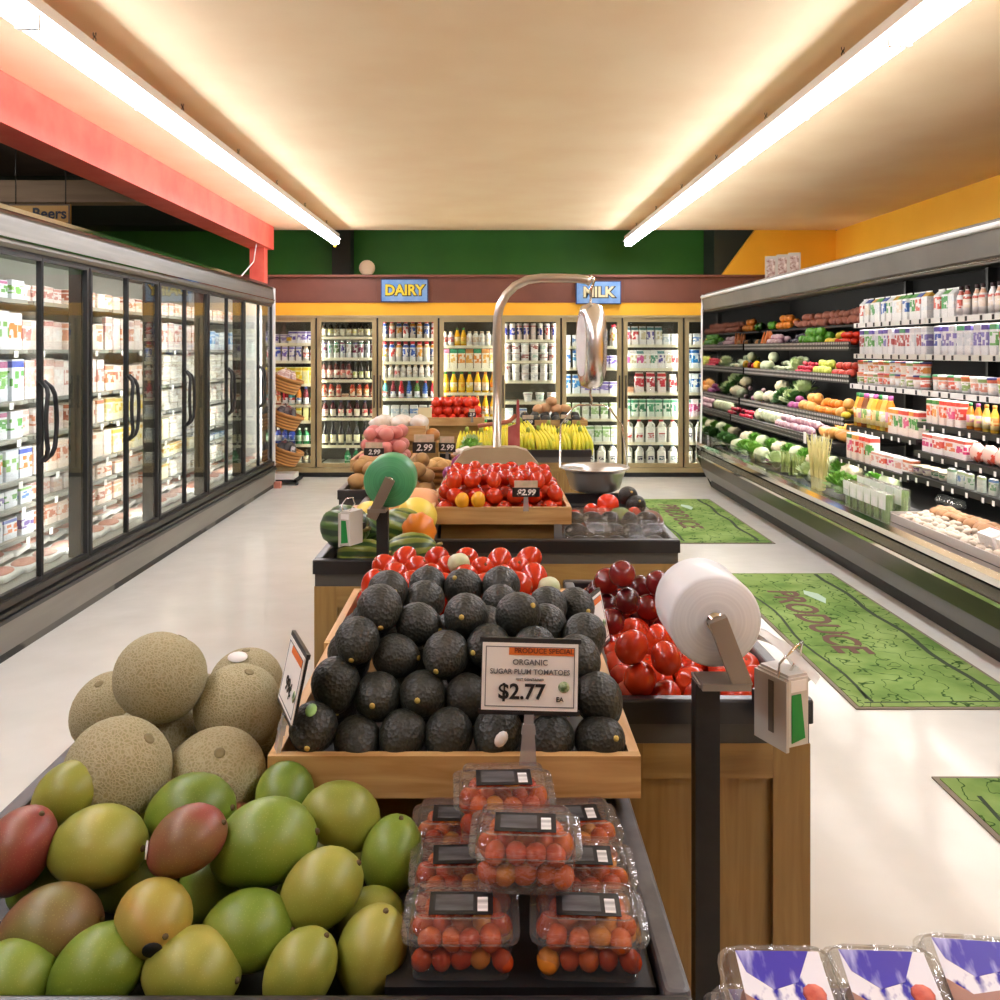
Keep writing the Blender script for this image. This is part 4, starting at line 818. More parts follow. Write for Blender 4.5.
pile(['yam'], 7.5, 9.25, 3.14, 3.34, 1.782, 'brown sweet potato', 'upper back ledge', 2, 3, .105, dz=.6); pile(['orange'], 9.4, 9.85, 3.14, 3.3, 1.782, 'ripe orange', 'upper back ledge', 2, 3, .09, dz=.8); pile(['pepperG'], 9.9, 10.2, 3.14, 3.25, 1.782, 'green pepper', 'upper back ledge', 1, 1, .1)
pile(['appleR'], 7.34, 7.8, F1, 3.12, 1.33, 'red apple', 'second produce shelf', 2, 3, .085); pile(['lime'], 7.84, 8.25, F1, 3.12, 1.33, 'yellow-green pear', 'second produce shelf', 2, 3, .078); pile(['radi'], 8.3, 8.72, F1, 3.12, 1.33, 'red radish', 'second produce shelf', 3, 4, .05); pile(['pale'], 8.8, 9.1, F1 + .06, 3.16, 1.33, 'pale leafy head', 'second produce shelf', 1, 1, .15, scale=.75)
pile(['zuke', 'cuke'], 9.12, 9.72, F1 + .06, 3.2, 1.33, ['pale squash', 'dark cucumber'], 'second produce shelf', 1, 3, .07, False); pile(['cabb'], 9.75, 10.0, F1 + .05, 3.16, 1.33, 'small pale cabbage', 'second produce shelf', 1, 2, .125, scale=.75); pile(['pepperY', 'pepperR'], 10.02, 10.24, F1, 3.1, 1.33, ['yellow pepper', 'red pepper'], 'second produce shelf', 1, 1, .1)
F3 = 2.92
pile(['lemon', 'grapef'], 7.34, 7.62, F3, 3.1, .985, ['yellow lemon', 'pale grapefruit'], 'third produce shelf', 2, 2, .1); pile(['orange'], 7.64, 8.1, F3, 3.14, .985, 'ripe orange', 'third produce shelf', 2, 4, .088); pile(['grapef'], 8.14, 8.5, F3, 3.14, .985, 'yellow grapefruit', 'third produce shelf', 2, 3, .108)
pile(['onionP'], 8.55, 8.8, F3, 3.1, .985, 'purple onion', 'third produce shelf', 2, 2, .088); pile(['kale', 'pale'], 8.85, 9.4, F3 + .05, 3.2, .985, ['dark leafy bunch', 'pale leafy bunch'], 'third produce shelf', 1, 2, .16, dz=.6, scale=.85); pile(['cauli'], 9.45, 9.8, F3 + .05, 3.15, .985, 'cream cauliflower', 'third produce shelf', 1, 2, .165); pile(['cabb', 'turnip'], 9.85, 10.22, F3, 3.1, .985, ['small pale cabbage', 'pinkish turnip'], 'third produce shelf', 1, 2, .13, scale=.8)
F4 = 2.82
pile(['gourd'], 7.34, 7.85, F4, 3.05, .8, 'orange butternut squash', 'fourth produce shelf', 1, 2, .1, dz=.55); pile(['turnip'], 7.9, 8.95, F4, 3.05, .8, 'pinkish turnip', 'fourth produce shelf', 2, 2, .08); pile(['cabb'], 9.0, 9.75, F4 + .03, 3.05, .8, 'pale green cabbage', 'fourth produce shelf', 1, 1, .15, scale=.9); pile(['radi'], 9.8, 10.2, F4, 3.05, .8, 'red radish', 'fourth produce shelf', 2, 2, .055)
# the well: liner and produce
part(oc, 'well_liner', MB().prism([(RX + .08, .36), (RX + .08, .43), (2.8, .52), (RB, .54), (RB, .36)], RY0, RY1), M_shelfb)
part(oc, 'front_guard', MB().box(RX + .062, RX + .066, 6.2, RY1, .5, .6), M_glass)
def well(k, x, y, label, sc=1., rot=(0, 0, 0)):
    bb = KIND[k][2]; lo = -min(v.co.z for v in bb.vertices) * sc; z = .43 + (min(x, 2.8) - RX - .08) / .3 * .09
    spawn(k, (x, y, z + lo + .003), label, None, rot, sc)
for i, (y, k, d) in enumerate(((10.05, 'kale', 'dark green leafy bunch'), (9.78, 'kale', 'dark green leafy bunch'), (9.5, 'cabb', 'pale cabbage'), (9.2, 'lettuce', 'bright green leafy bunch'), (8.95, 'lettuce', 'bright green leafy bunch'), (8.68, 'cabb', 'pale green cabbage'), (8.45, 'onionP', 'purple kohlrabi'), (8.25, 'pale', 'pale leafy head'), (7.98, 'aspar', 'asparagus bunch'), (7.8, 'aspar', 'asparagus bunch'), (7.6, 'aspar', 'asparagus bunch'), (7.42, 'pale', 'pale leafy head'), (7.2, 'cabb', 'pale cabbage'), (6.75, 'lettuce', 'bright green lettuce'), (6.53, 'lettuce', 'bright green lettuce'))):
    sc_w = {'aspar': 1.2, 'kale': .8, 'lettuce': .82, 'pale': .74}.get(k, 1.)
    well(k, 2.65, y, '%s, %s from the far end along the front of the case well' % (d, ORD[i]), sc_w)
    kk = ('cauli', 'herb', 'cabb', 'herb')[i % 4]
    well(kk, 2.9, y - .05, '%s, %s from the far end along the back of the case well' % ({'cauli': 'cream cauliflower', 'cabb': 'pale round cabbage', 'herb': 'green herb bunch'}[kk], ORD[i]), 1.0)
for i, y in enumerate((7.02, 7.12)): well('lemongr', 2.6, y, 'tall straw-coloured lemongrass bunch standing in the case well, the %s one' % ('nearer', 'farther')[i], 1.25)
for j in range(6):
    for r_i in range(2):
        well('sleeve', 2.56 + .1 * r_i, 6.34 - j * .115, 'clear sleeve of scallions with white label, %s from the far end, %s row' % (ORD[j], ('front', 'back')[r_i]), 1.0, (R(0), 0, R(-90)))
tr = MB(); tr.box(2.5, 2.86, 4.0, 5.58, .5, .51).box(2.5, 2.51, 4.0, 5.58, .51, .55).box(2.85, 2.86, 4.0, 5.58, .51, .58).box(2.5, 2.86, 4.0, 4.01, .51, .56).box(2.5, 2.86, 5.57, 5.58, .51, .56)
part(oc, 'mushroom_tray', tr, mat('clear_tray', 'b8b0a8', .3))
rd = random.Random(5)
for r_i in range(6):
    for j in range(19):
        x = 2.535 + r_i * .052; y = 4.08 + j * .078 + (r_i % 2) * .035
        if y > 5.55: continue
        br = (r_i >= 4 and j > 6); k = 'shroomB' if br else 'shroom'
        spawn(k, (x + rd.uniform(-.006, .006), y + rd.uniform(-.01, .01), .535 + r_i * .006 + (.012 if br else rd.uniform(0, .012))), '%s, %s from the near end in the %s row of the tray' % ('brown mushroom' if br else 'white mushroom', ORD[j], ORD[r_i]), 'mushrooms in the tray', (rd.uniform(-.5, .5), rd.uniform(-.5, .5), rd.uniform(0, 6)), rd.uniform(.9, 1.1))
for i, y in enumerate((4.45, 4.62)):
    spawn('cup4', (2.56, y, .58), 'small blue-white pack lying on the mushrooms, the %s one' % ('nearer', 'farther')[i], None, (R(-70), 0, R(-90)), .8)
# clear bags behind
for i, y in enumerate((5.75, 5.9)): solo('clear_bag', MB().blob(wob(.06, .05, .035, .2, 8, i), 12, 8), 'crumpled clear bag lying behind the mushrooms, the %s one' % ('nearer', 'farther')[i], 'bag', M_clam, loc=(3.0, y, .575))
# price cards standing on the produce rail
for i, y in enumerate((7.42, 7.62, 7.86)): solo('price_card', MB().box(-.03, .03, -.002, .002, 0, .1), 'white price card under the citrus, %s from the dairy end' % ORD[i], 'price card', M_paper, loc=(2.8 - .024, y, .745), rot=(0, 0, R(-90)))
# small framed cards on the canopy
for i, (px, py) in enumerate(((775, 271), (785, 266), (796, 264))): solo('notice_card', MB().box(-.055, .055, -.004, .004, 0, .25).box(-.04, .04, -.006, -.004, .03, .22, 1), 'small pale notice card standing on the case canopy, %s from the far end' % ORD[i], 'card', mat('card_grey', 'b0a898', .5), mat('card_print', 'd8c8b8', .5, c2='7a4a40', nscale=30), loc=(2.76 + .06 * i, 8.75 - i * .16, 2.222), rot=(0, 0, R(-20)))
# ------------------------------------------------------------------ floor mats
def rug(name, x0, x1, y0, y1, label, logo=True):
    t = thing('floor_mat', ((x0 + x1) / 2, (y0 + y1) / 2, 0), label, 'floor mat', 'green produce mats')
    part(t, 'backing', MB().box(x0, x1, y0, y1, 0.001, .006), mat('mat_edge', '7a7060', .8))
    m, nt, b, out = (MATS['mat_pile'], None, None, None) if 'mat_pile' in MATS else new_mat('mat_pile')
    if nt:
        L = nt.links; v = mapped(nt); n = N(nt, 'ShaderNodeTexNoise', i_Scale=3.5, i_Detail=6.); L.new(v, n.inputs['Vector']); r = ramp(nt, [(.3, '56763a'), (.5, '789250'), (.7, '8ca364')]); L.new(n.outputs[0], r.inputs[0])
        wv = N(nt, 'ShaderNodeTexWave', i_Scale=2.4, i_Distortion=16., i_Detail=3.); wv.inputs['Detail Scale'].default_value = 2.2; L.new(v, wv.inputs['Vector']); r2 = ramp(nt, [(0, 'ffffff'), (.035, '000000')]); L.new(wv.outputs['Fac'], r2.inputs[0])
        x = N(nt, 'ShaderNodeMix', data_type='RGBA'); L.new(r2.outputs[0], x.inputs[0]); L.new(r.outputs[0], x.inputs[6]); x.inputs[7].default_value = lin('2c4a1e'); L.new(x.outputs[2], b.inputs['Base Color']); b.inputs['Roughness'].default_value = .95; b.inputs['Specular IOR Level'].default_value = .1
    part(t, 'pile', MB().box(x0 + .02, x1 - .02, y0 + .02, y1 - .02, .006, .009), m)
    M_line = mat('mat_line', '2a3a22', .9); M_brt = mat('mat_brown', '5e4238', .9)
    L0, L1 = y0 + .02, y1 - .02
    bd = MB()
    def strip(pts, w_): 
        for (xa, ya), (xb, yb) in zip(pts, pts[1:]):
            d = Vector((xb - xa, yb - ya, 0)).normalized(); q = Vector((-d.y, d.x, 0)) * w_
            a, c = Vector((xa, ya, .0095)), Vector((xb, yb, .0095)); bd.add([a - q, a + q, c + q, c - q], [(0, 1, 2, 3)])
    strip([(x0 + .09 + .02 * math.sin(k * .9), y0 + .1 + k * (y1 - y0 - .25) / 14) for k in range(15)], .008)
    strip([(x1 - .12 + .015 * math.sin(k * 1.3), y0 + .06 + k * (y1 - y0 - .1) / 14) for k in range(15)], .014)
    strip([(x0 + .06, y0 + .06), (x1 - .05, y0 + .075)], .006); strip([(x0 + .1, y0 + .2), (x0 + .1, y0 + .07)], .008)
    part(t, 'border_line', bd, M_line)
    if logo:
        tmh = text_mesh('PRODUCE', .25, M_brt, .006, .0004, shear=.1, sx=1.05)
        part(t, 'lettering', tmh, loc=(-.12, .12, .0105), rot=(0, 0, R(-90)))
        lf = MB(); lf.prism([(0, 0), (.09, .05), (.2, .04), (.3, -.02), (.2, -.03), (.08, -.04)], 0, .001, 'z')
        part(t, 'leaf_mark', lf, mat('mat_pale', 'a8c0b0', .9), loc=(.04, .72, .0098), rot=(0, 0, R(-80)))
    return t
rug('mat', 1.6, 2.4, 3.9, 6.268, 'long green floor mat lettered produce beside the mushrooms, middle of three')
rug('mat', 1.5, 2.32, 7.237, 9.39, 'green floor mat lettered produce farthest along the open case')
t = rug('mat', 1.62, 2.42, .9, 3.28, 'green floor mat with grey border nearest the camera at the right edge', False)
sw_ = MB(); sw_.prism([(1.8, 3.1), (2.36, 3.1), (2.36, 3.08), (1.86, 3.08), (2.05, 2.85), (2.3, 2.7), (2.28, 2.66), (2.0, 2.82)], .0095, .0105, 'z'); part(t, 'swoosh', sw_, mat('mat_line', '26381c', .9))

# ------------------------------------------------------------------ produce tables
TZ = .86
def table(x0, x1, y0, y1, label, floor_z=.80, frame=True):
    t = thing('produce_table', ((x0 + x1) / 2, (y0 + y1) / 2, 0), label, 'produce table')
    i = .006
    part(t, 'cabinet', MB().box(x0 + .02, x1 - .02, y0 + .022, y1 - .022, .08, .77), M_oakz)
    w_ = .075; a, c, d, e = x0 + i, x1 - i, y0 + i, y1 - i
    for px_, py_ in ((a, d), (c - w_, d), (a, e - w_), (c - w_, e - w_)): part(t, 'corner_post', MB().box(px_, px_ + w_, py_, py_ + w_, .08, .77), M_oakz)
    for z0, z1 in ((.70, .77), (.08, .16)):
        for bx in ((a + w_, c - w_, d + .001, d + .016), (a + w_, c - w_, e - .016, e - .001), (a + .001, a + .016, d + w_, e - w_), (c - .016, c - .001, d + w_, e - w_)): part(t, 'cross_rail', MB().box(*bx, z0, z1), M_oakx)
    part(t, 'kick_plate', MB().box(x0 + .06, x1 - .06, y0 + .06, y1 - .06, 0, .08), M_black)
    bd = MB(); bd.box(x0 + .008, x1 - .008, y0 + .008, y0 + .03, .77, .815).box(x0 + .008, x1 - .008, y1 - .03, y1 - .008, .77, .815).box(x0 + .008, x0 + .03, y0 + .03, y1 - .03, .77, .815).box(x1 - .03, x1 - .008, y0 + .03, y1 - .03, .77, .815)
    part(t, 'grey_band', bd, M_grey)
    W = .03
    for k_, bx in enumerate(((x0, x1, y0, y0 + W), (x0, x1, y1 - W, y1), (x0, x0 + W, y0 + W, y1 - W), (x1 - W, x1, y0 + W, y1 - W))):
        r = MB(); rbox(r, *bx, .812, TZ, .008); part(t, 'tray_rail', r, M_black if k_ < 2 or not frame else mat('grey_sheen_rail', '4c4c4e', .32, c2='5c5c5e', nscale=30))  # side rails coloured grey for the sheen along the black rails
    part(t, 'tray_floor', MB().box(x0 + .03, x1 - .03, y0 + .03, y1 - .03, floor_z - .02, floor_z), M_blackm)
    return t
def crate(x0, x1, y0, y1, z0, z1, label, th=.016):
    t = thing('wooden_crate', ((x0 + x1) / 2, (y0 + y1) / 2, z0), label, 'crate')
    part(t, 'front_board', MB().box(x0, x1, y0, y0 + th, z0, z1), M_crate); part(t, 'back_board', MB().box(x0, x1, y1 - th, y1, z0, z1), M_crate)
    part(t, 'side_board', MB().box(x0, x0 + th, y0 + th, y1 - th, z0, z1), M_cratey); part(t, 'side_board', MB().box(x1 - th, x1, y0 + th, y1 - th, z0, z1), M_cratey)
    part(t, 'bottom_board', MB().box(x0 + th, x1 - th, y0 + th, y1 - th, z0, z0 + .01), M_blackm); return t
def riser(x0, x1, y0, y1, z0, z1, label): return solo('wooden_riser', MB().box(x0, x1, y0, y1, z0, z1), label, 'riser', M_oakx)
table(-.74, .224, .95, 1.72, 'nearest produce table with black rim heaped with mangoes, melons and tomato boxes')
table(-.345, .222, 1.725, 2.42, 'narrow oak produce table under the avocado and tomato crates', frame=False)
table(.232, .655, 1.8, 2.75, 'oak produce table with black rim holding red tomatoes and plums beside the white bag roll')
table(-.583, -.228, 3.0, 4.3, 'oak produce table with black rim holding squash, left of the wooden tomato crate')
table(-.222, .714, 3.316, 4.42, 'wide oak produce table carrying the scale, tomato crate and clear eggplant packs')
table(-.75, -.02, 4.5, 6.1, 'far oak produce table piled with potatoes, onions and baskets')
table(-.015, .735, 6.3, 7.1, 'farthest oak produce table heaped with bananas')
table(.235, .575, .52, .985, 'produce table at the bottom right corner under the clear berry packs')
# silver edge cap of the near tray
# raised black insert under the tomato boxes
solo('tray_insert', MB().box(-.115, .19, 1.01, 1.34, .80, .845), 'low black step inside the near table under the tomato boxes', 'step', M_blackm)
riser(-.27, .16, 1.42, 1.685, .801, .888, 'oak riser under the front of the avocado crate'); riser(-.27, .16, 1.76, 2.26, .801, .888, 'oak riser under the second tomato crate')
crate(-.328, .23, 1.345, 1.86, .89, .953, 'light oak crate in front full of dark avocados')
crate(-.338, .2, 1.865, 2.29, .89, .953, 'oak crate of red tomatoes just behind the avocado crate')
riser(-.18, .262, 3.52, 3.94, .801, .888, 'oak riser under the middle tomato crate')
crate(-.218, .325, 3.46, 3.95, .89, .955, 'oak crate of red tomatoes in front of the hanging scale')
# ------------------------------------------------------------------ near fruit
def mango_fn(d):
    k = 1 + .06 * d.x * d.y + .02 * math.sin(3 * d.x + 1) * d.z
    return Vector((d.x * .058 * k, d.y * .047 * (1 + .1 * d.x), d.z * .043 * (1 + .06 * d.x) - .005 * d.x * d.x))
def mango_mat(name, a, b_, c_):
    m, nt, b, out = new_mat(name); L = nt.links; v = mapped(nt)
    oi = N(nt, 'ShaderNodeObjectInfo'); ad = N(nt, 'ShaderNodeVectorMath', operation='ADD'); L.new(v, ad.inputs[0]); cb = N(nt, 'ShaderNodeCombineXYZ'); mu = N(nt, 'ShaderNodeMath', operation='MULTIPLY'); mu.inputs[1].default_value = 3; L.new(oi.outputs['Random'], mu.inputs[0]); L.new(mu.outputs[0], cb.inputs[0]); L.new(cb.outputs[0], ad.inputs[1])
    n = N(nt, 'ShaderNodeTexNoise', i_Scale=9., i_Detail=2.); L.new(ad.outputs[0], n.inputs['Vector']); r = ramp(nt, [(.36, a), (.52, b_), (.68, c_)]); L.new(n.outputs[0], r.inputs[0])
    sp = N(nt, 'ShaderNodeTexVoronoi', i_Scale=320.); L.new(v, sp.inputs['Vector']); r2 = ramp(nt, [(.1, 'ffffff'), (.25, '000000')]); L.new(sp.outputs['Distance'], r2.inputs[0])
    f = N(nt, 'ShaderNodeMath', operation='MULTIPLY'); f.inputs[1].default_value = .18; L.new(r2.outputs[0], f.inputs[0])
    x = N(nt, 'ShaderNodeMix', data_type='RGBA'); L.new(f.outputs[0], x.inputs[0]); L.new(r.outputs[0], x.inputs[6]); x.inputs[7].default_value = lin('d8d88a'); L.new(x.outputs[2], b.inputs['Base Color'])
    b.inputs['Roughness'].default_value = .42; b.inputs['Subsurface Weight'].default_value = 0; return m
MG = {'g': mango_mat('mango_green', '5c7420', '6f8628', '83943a'), 'y': mango_mat('mango_yellow_green', '7c8430', '8f923a', 'a09a48'), 'r': mango_mat('mango_red', '6e2e28', '8a4038', '7a5a38'), 'b': mango_mat('mango_bronze', '6c7034', '766238', '7c4c38'), 'o': mango_mat('mango_gold', '9c903c', 'a5883c', '948a40')}
mst = MB().lathe([(.0045, -.004), (.0035, .002), (.002, .0035)], 8, 0, Matrix.Translation((.0575, .0, -.004)) @ Matrix.Rotation(R(90), 4, 'Y'))
kind('mango', 'mango', 'mango', MB().blob(mango_fn, 24, 16).mesh('mango', MG['g']), (('stem', mst.mesh('stem', M_stem), None),))
MN = {'g': 'green mango', 'y': 'yellow-green mango', 'r': 'red-blushed mango', 'b': 'bronze-green mango', 'o': 'golden-yellow mango'}
# px,py, Y, colour, yaw, roll, scale, words
mang = [(22, 847, 1.17, 'r', 60, 40, .98, 'at the left edge beside the green ones'), (95, 856, 1.17, 'y', 5, 0, 1.12, 'broad, in the middle row, second from the left'), (62, 798, 1.24, 'y', 40, 30, .9, 'round, against the melons at the upper left'), (121, 816, 1.29, 'b', 20, 10, .9, 'small, half hidden between two mangoes below the melons'),
        (190, 810, 1.25, 'g', 12, 0, 1.1, 'long, just below the front melon'), (184, 846, 1.13, 'r', 28, 10, .9, 'with white sticker edge, middle of the heap'), (264, 856, 1.16, 'g', 12, 0, 1.2, 'large, right of the red-blushed mango'), (285, 791, 1.32, 'g', 100, -60, .9, 'showing its stem end beside the crate corner'),
        (343, 819, 1.25, 'y', -25, 0, 1.0, 'tapered, under the front edge of the crate'), (386, 868, 1.2, 'g', 80, 20, .95, 'upright, beside the left tomato boxes'), (46, 931, 1.08, 'b', 8, 0, 1.06, 'large, lower left of the heap'), (149, 919, 1.07, 'o', 0, 60, .93, 'with black sticker, front of the heap'),
        (243, 932, 1.08, 'g', 8, 0, 1.0, 'smooth, front middle of the heap'), (328, 890, 1.14, 'y', 35, 10, .98, 'tilted, right part of the middle row'), (95, 974, 1.03, 'g', 25, 0, 1.0, 'in the front row, second from left'), (192, 982, 1.03, 'y', 0, 0, 1.0, 'in the front row, third from left'),
        (302, 970, 1.04, 'y', 55, 0, .88, 'in the front row, fourth from left'), (368, 955, 1.07, 'y', 75, 15, .95, 'in the front row at the right end'), (12, 984, 1.03, 'g', 0, 0, .9, 'at the front left corner of the heap'), (362, 917, 1.15, 'y', 15, 0, .8, 'deep between the right-hand mangoes'),
        (207, 890, 1.2, 'g', 70, 0, .9, 'shadowed behind the golden mango'), (45, 880, 1.22, 'g', 20, 0, .9, 'shadowed under the broad mango at the left'), (300, 940, 1.18, 'y', 40, 0, .85, 'hidden below the tilted one at the right'), (120, 895, 1.2, 'g', 10, 0, .85, 'shadowed between the bronze and golden mangoes'), (230, 830, 1.3, 'r', 10, 0, .8, 'peeping out behind the red-blushed and green ones'), (-50, 905, 1.15, 'g', 20, 0, 1., 'outside the left edge'), (330, 850, 1.3, 'y', 0, 0, .8, 'half hidden above the tilted one')]
mang = [m for m in mang if m[0] > -20]
mp = relax([P(a[0], a[1], a[2]) for a in mang], [.05 * a[6] for a in mang], 40, .3, .80)
for (a, p) in zip(mang, mp):
    p.y = max(p.y, .985 + .054 * a[6]); p.x = max(p.x, -.705 + .05 * a[6])
    o = spawn('mango', p, '%s, %s' % (MN[a[3]], a[7]), 'mangoes on the near table', (0, R(10), R(-80)) if a[4] == 100 else ((0, R(-8), R(-55)) if a[3] == 'o' else (R(a[5] * .5), R(-a[4]), R(random.uniform(-14, 14)))), a[6], [MG[a[3]]])
    if 'sticker' in a[7]:
        sd = MB().lathe([(.012, 0), (.012, .0012), (.001, .0014)], 14); d = Vector((.3, -.93, -.12)) if 'black' in a[7] else Vector((-.93, -.35, .1))
        d.normalize(); loc, rot_ = o.location, o.rotation_euler.to_matrix(); ld = rot_.inverted() @ d; q = mango_fn(ld); nn = Vector((q.x / .058 ** 2, q.y / .047 ** 2, q.z / .043 ** 2)).normalized()
        c = part(o, 'sticker', sd.mesh('sticker', M_ink if 'black' in a[7] else M_paper), loc=q, label='small round fruit sticker'); c.rotation_euler = nn.to_track_quat('Z', 'Y').to_euler()
# melons
def melon_mat():
    m, nt, b, out = new_mat('melon_net'); L = nt.links; v = mapped(nt, (1, 1, 1))
    n0 = N(nt, 'ShaderNodeTexNoise', i_Scale=30., i_Detail=2.); L.new(v, n0.inputs['Vector']); ad = N(nt, 'ShaderNodeMix', data_type='RGBA', blend_type='ADD'); ad.inputs[0].default_value = .02; L.new(v, ad.inputs[6]); L.new(n0.outputs['Color'], ad.inputs[7])
    vo = N(nt, 'ShaderNodeTexVoronoi', i_Scale=190.); vo.feature = 'DISTANCE_TO_EDGE'; L.new(ad.outputs[2], vo.inputs['Vector'])
    r = ramp(nt, [(.03, 'aaa384'), (.2, '999169'), (.4, '8e8760')]); L.new(vo.outputs['Distance'], r.inputs[0]); L.new(r.outputs[0], b.inputs['Base Color']); b.inputs['Roughness'].default_value = .75
    r3 = ramp(nt, [(0., 'ffffff'), (.25, '000000')]); L.new(vo.outputs['Distance'], r3.inputs[0]); bm = N(nt, 'ShaderNodeBump', i_Strength=.35, i_Distance=.004); L.new(r3.outputs[0], bm.inputs['Height']); L.new(bm.outputs[0], b.inputs['Normal']); return m
mscar = MB().lathe([(.008, -.002), (.0085, .001), (.004, .0006), (.001, 0)], 10)
kind('melon', 'cantaloupe', 'melon', MB().blob(wob(.074, .074, .071, .012, 3, 2, .04), 32, 20).mesh('cantaloupe', melon_mat()), (('stem_scar', Matrix and mscar.mesh('stem_scar', mat('scar', '7d7350', .8)), None),))
for c in (KIND['melon'][3][0][1],): c.transform(Matrix.Translation((0, 0, .068)))
mel = [(162, 677, 1.47, 1.0, 'topmost of the melon heap'), (118, 772, 1.31, 1.04, 'front left, behind the round yellow-green mango'), (217, 778, 1.37, 1.0, 'in front, beside the crate corner'), (158, 742, 1.52, 1.0, 'in the middle of the melon heap'), (237, 708, 1.5, .98, 'with bold netting, touching the crate side'), (112, 712, 1.6, .96, 'at the far left of the melon heap'), (246, 684, 1.75, .96, 'with oval sticker, at the back of the heap')]
mp = relax([P(a[0], a[1], a[2]) for a in mel], [.074 * a[3] for a in mel], 40, .3, .80)
for a, p in zip(mel, mp):
    o = spawn('melon', p, 'netted tan cantaloupe %s' % a[4], 'cantaloupes on the near table', (R(random.uniform(10, 40)), R(random.uniform(-60, 60)), R(random.uniform(0, 360))), a[3])
    if 'sticker' in a[4]:
        o.rotation_euler = (0, 0, 0); d = Vector((-.1, -.45, .88)).normalized(); c = part(o, 'sticker', MB().lathe([(.014, 0), (.014, .001), (.001, .0012)], 14, sx=1.5).mesh('sticker', M_paper), loc=d * .0745, label='white oval sticker'); c.rotation_euler = d.to_track_quat('Z', 'Y').to_euler()
for i, (x, y) in enumerate(((-.45, 1.45), (-.58, 1.45), (-.42, 1.62), (-.56, 1.72))):
    spawn('melon', (x, y, .872), 'netted cantaloupe at the bottom of the heap, hidden under the others', 'hidden cantaloupes', (0, 0, i), .96)
# avocados
def avo_fn(d):
    t = d.z; r = .0345 * (1 - .16 * max(0, t) ** 1.5)
    return Vector((d.x * r, d.y * r, t * (.042 if t > 0 else .036)))
M_avo, nt, b, out = new_mat('avocado_skin'); v = mapped(nt); L = nt.links
n = N(nt, 'ShaderNodeTexNoise', i_Scale=14., i_Detail=3.); L.new(v, n.inputs['Vector']); r = ramp(nt, [(.35, '23261f'), (.6, '302f28'), (.75, '403833')]); L.new(n.outputs[0], r.inputs[0]); L.new(r.outputs[0], b.inputs['Base Color']); b.inputs['Roughness'].default_value = .5
vo = N(nt, 'ShaderNodeTexVoronoi', i_Scale=190.); L.new(v, vo.inputs['Vector']); bm = N(nt, 'ShaderNodeBump', i_Strength=.55, i_Distance=.003); L.new(vo.outputs['Distance'], bm.inputs['Height']); L.new(bm.outputs[0], b.inputs['Normal'])
ab = MB().lathe([(.0045, -.003), (.004, .0015), (.001, .002)], 8, 0, Matrix.Translation((0, 0, .0415)))
kind('avo', 'avocado', 'avocado', MB().blob(avo_fn, 20, 14).mesh('avocado', M_avo), (('stem_button', ab.mesh('stem_button', mat('stem_yellow', 'b8a050', .7)), None),))
rowsA = [('front bottom row', [(318, 728), (357, 734), (403, 733), (448, 733), (498, 732), (551, 732), (598, 729)], 1.405), ('second row', [(336, 683), (380, 697), (426, 695), (466, 698), (508, 690), (552, 690), (594, 698)], 1.44),
         ('third row', [(366, 640), (388, 656), (446, 656), (488, 646), (535, 650), (578, 664)], 1.475), ('fourth row', [(350, 652), (416, 668), (470, 672), (560, 668)], 1.53), ('fifth row', [(380, 610), (416, 625), (466, 616), (522, 617), (549, 632), (578, 640)], 1.53),
         ('rear row', [(388, 591), (424, 602), (500, 604), (554, 606), (572, 612), (590, 634)], 1.68), ('top back row', [(428, 585), (463, 589), (501, 586), (360, 632)], 1.76), ('inside layer', [(340, 700), (430, 700), (520, 700), (575, 690), (400, 680), (480, 660), (348, 668), (400, 648), (432, 640), (378, 628), (452, 632), (484, 634), (535, 655)], 1.6)]
al = []; 
for nm, pts, Y in rowsA:
    for i, (px, py) in enumerate(pts): al.append((P(px, py, Y + random.uniform(-.01, .01)), nm, i))
ap = relax([a[0] for a in al], [.038] * len(al), 80, .3, .90)
for (p0, nm, i), p in zip(al, ap):
    p.x = max(-.276, min(.178, p.x)); p.y = max(1.398, min(1.808, p.y))
    up = Vector((random.uniform(-.5, .5), random.uniform(-1.1, -.2), random.uniform(-.6, .3))).normalized(); q = up.to_track_quat('Z', 'Y').to_euler()
    o = spawn('avo', p, 'dark avocado, %s from the left in the %s of the crate' % (ORD[i], nm), 'avocados in the front crate', tuple(q), random.uniform(1.04, 1.14))
    if (nm, i) in (('front bottom row', 0), ('front bottom row', 4)):
        d = (Vector((-.0, -.45, .9)) if i == 0 else Vector((.2, -1, .25))).normalized(); ld = o.rotation_euler.to_matrix().inverted() @ d
        c = part(o, 'sticker', MB().lathe([(.0095, 0), (.0095, .001), (.001, .0012)], 12, sx=.85, sy=1.2).mesh('sticker', mat('sticker_green', '9ac878', .4) if i == 0 else M_paper), loc=avo_fn(ld) * 1.005, label='green sticker' if i == 0 else 'white sticker'); c.rotation_euler = ld.to_track_quat('Z', 'Y').to_euler()
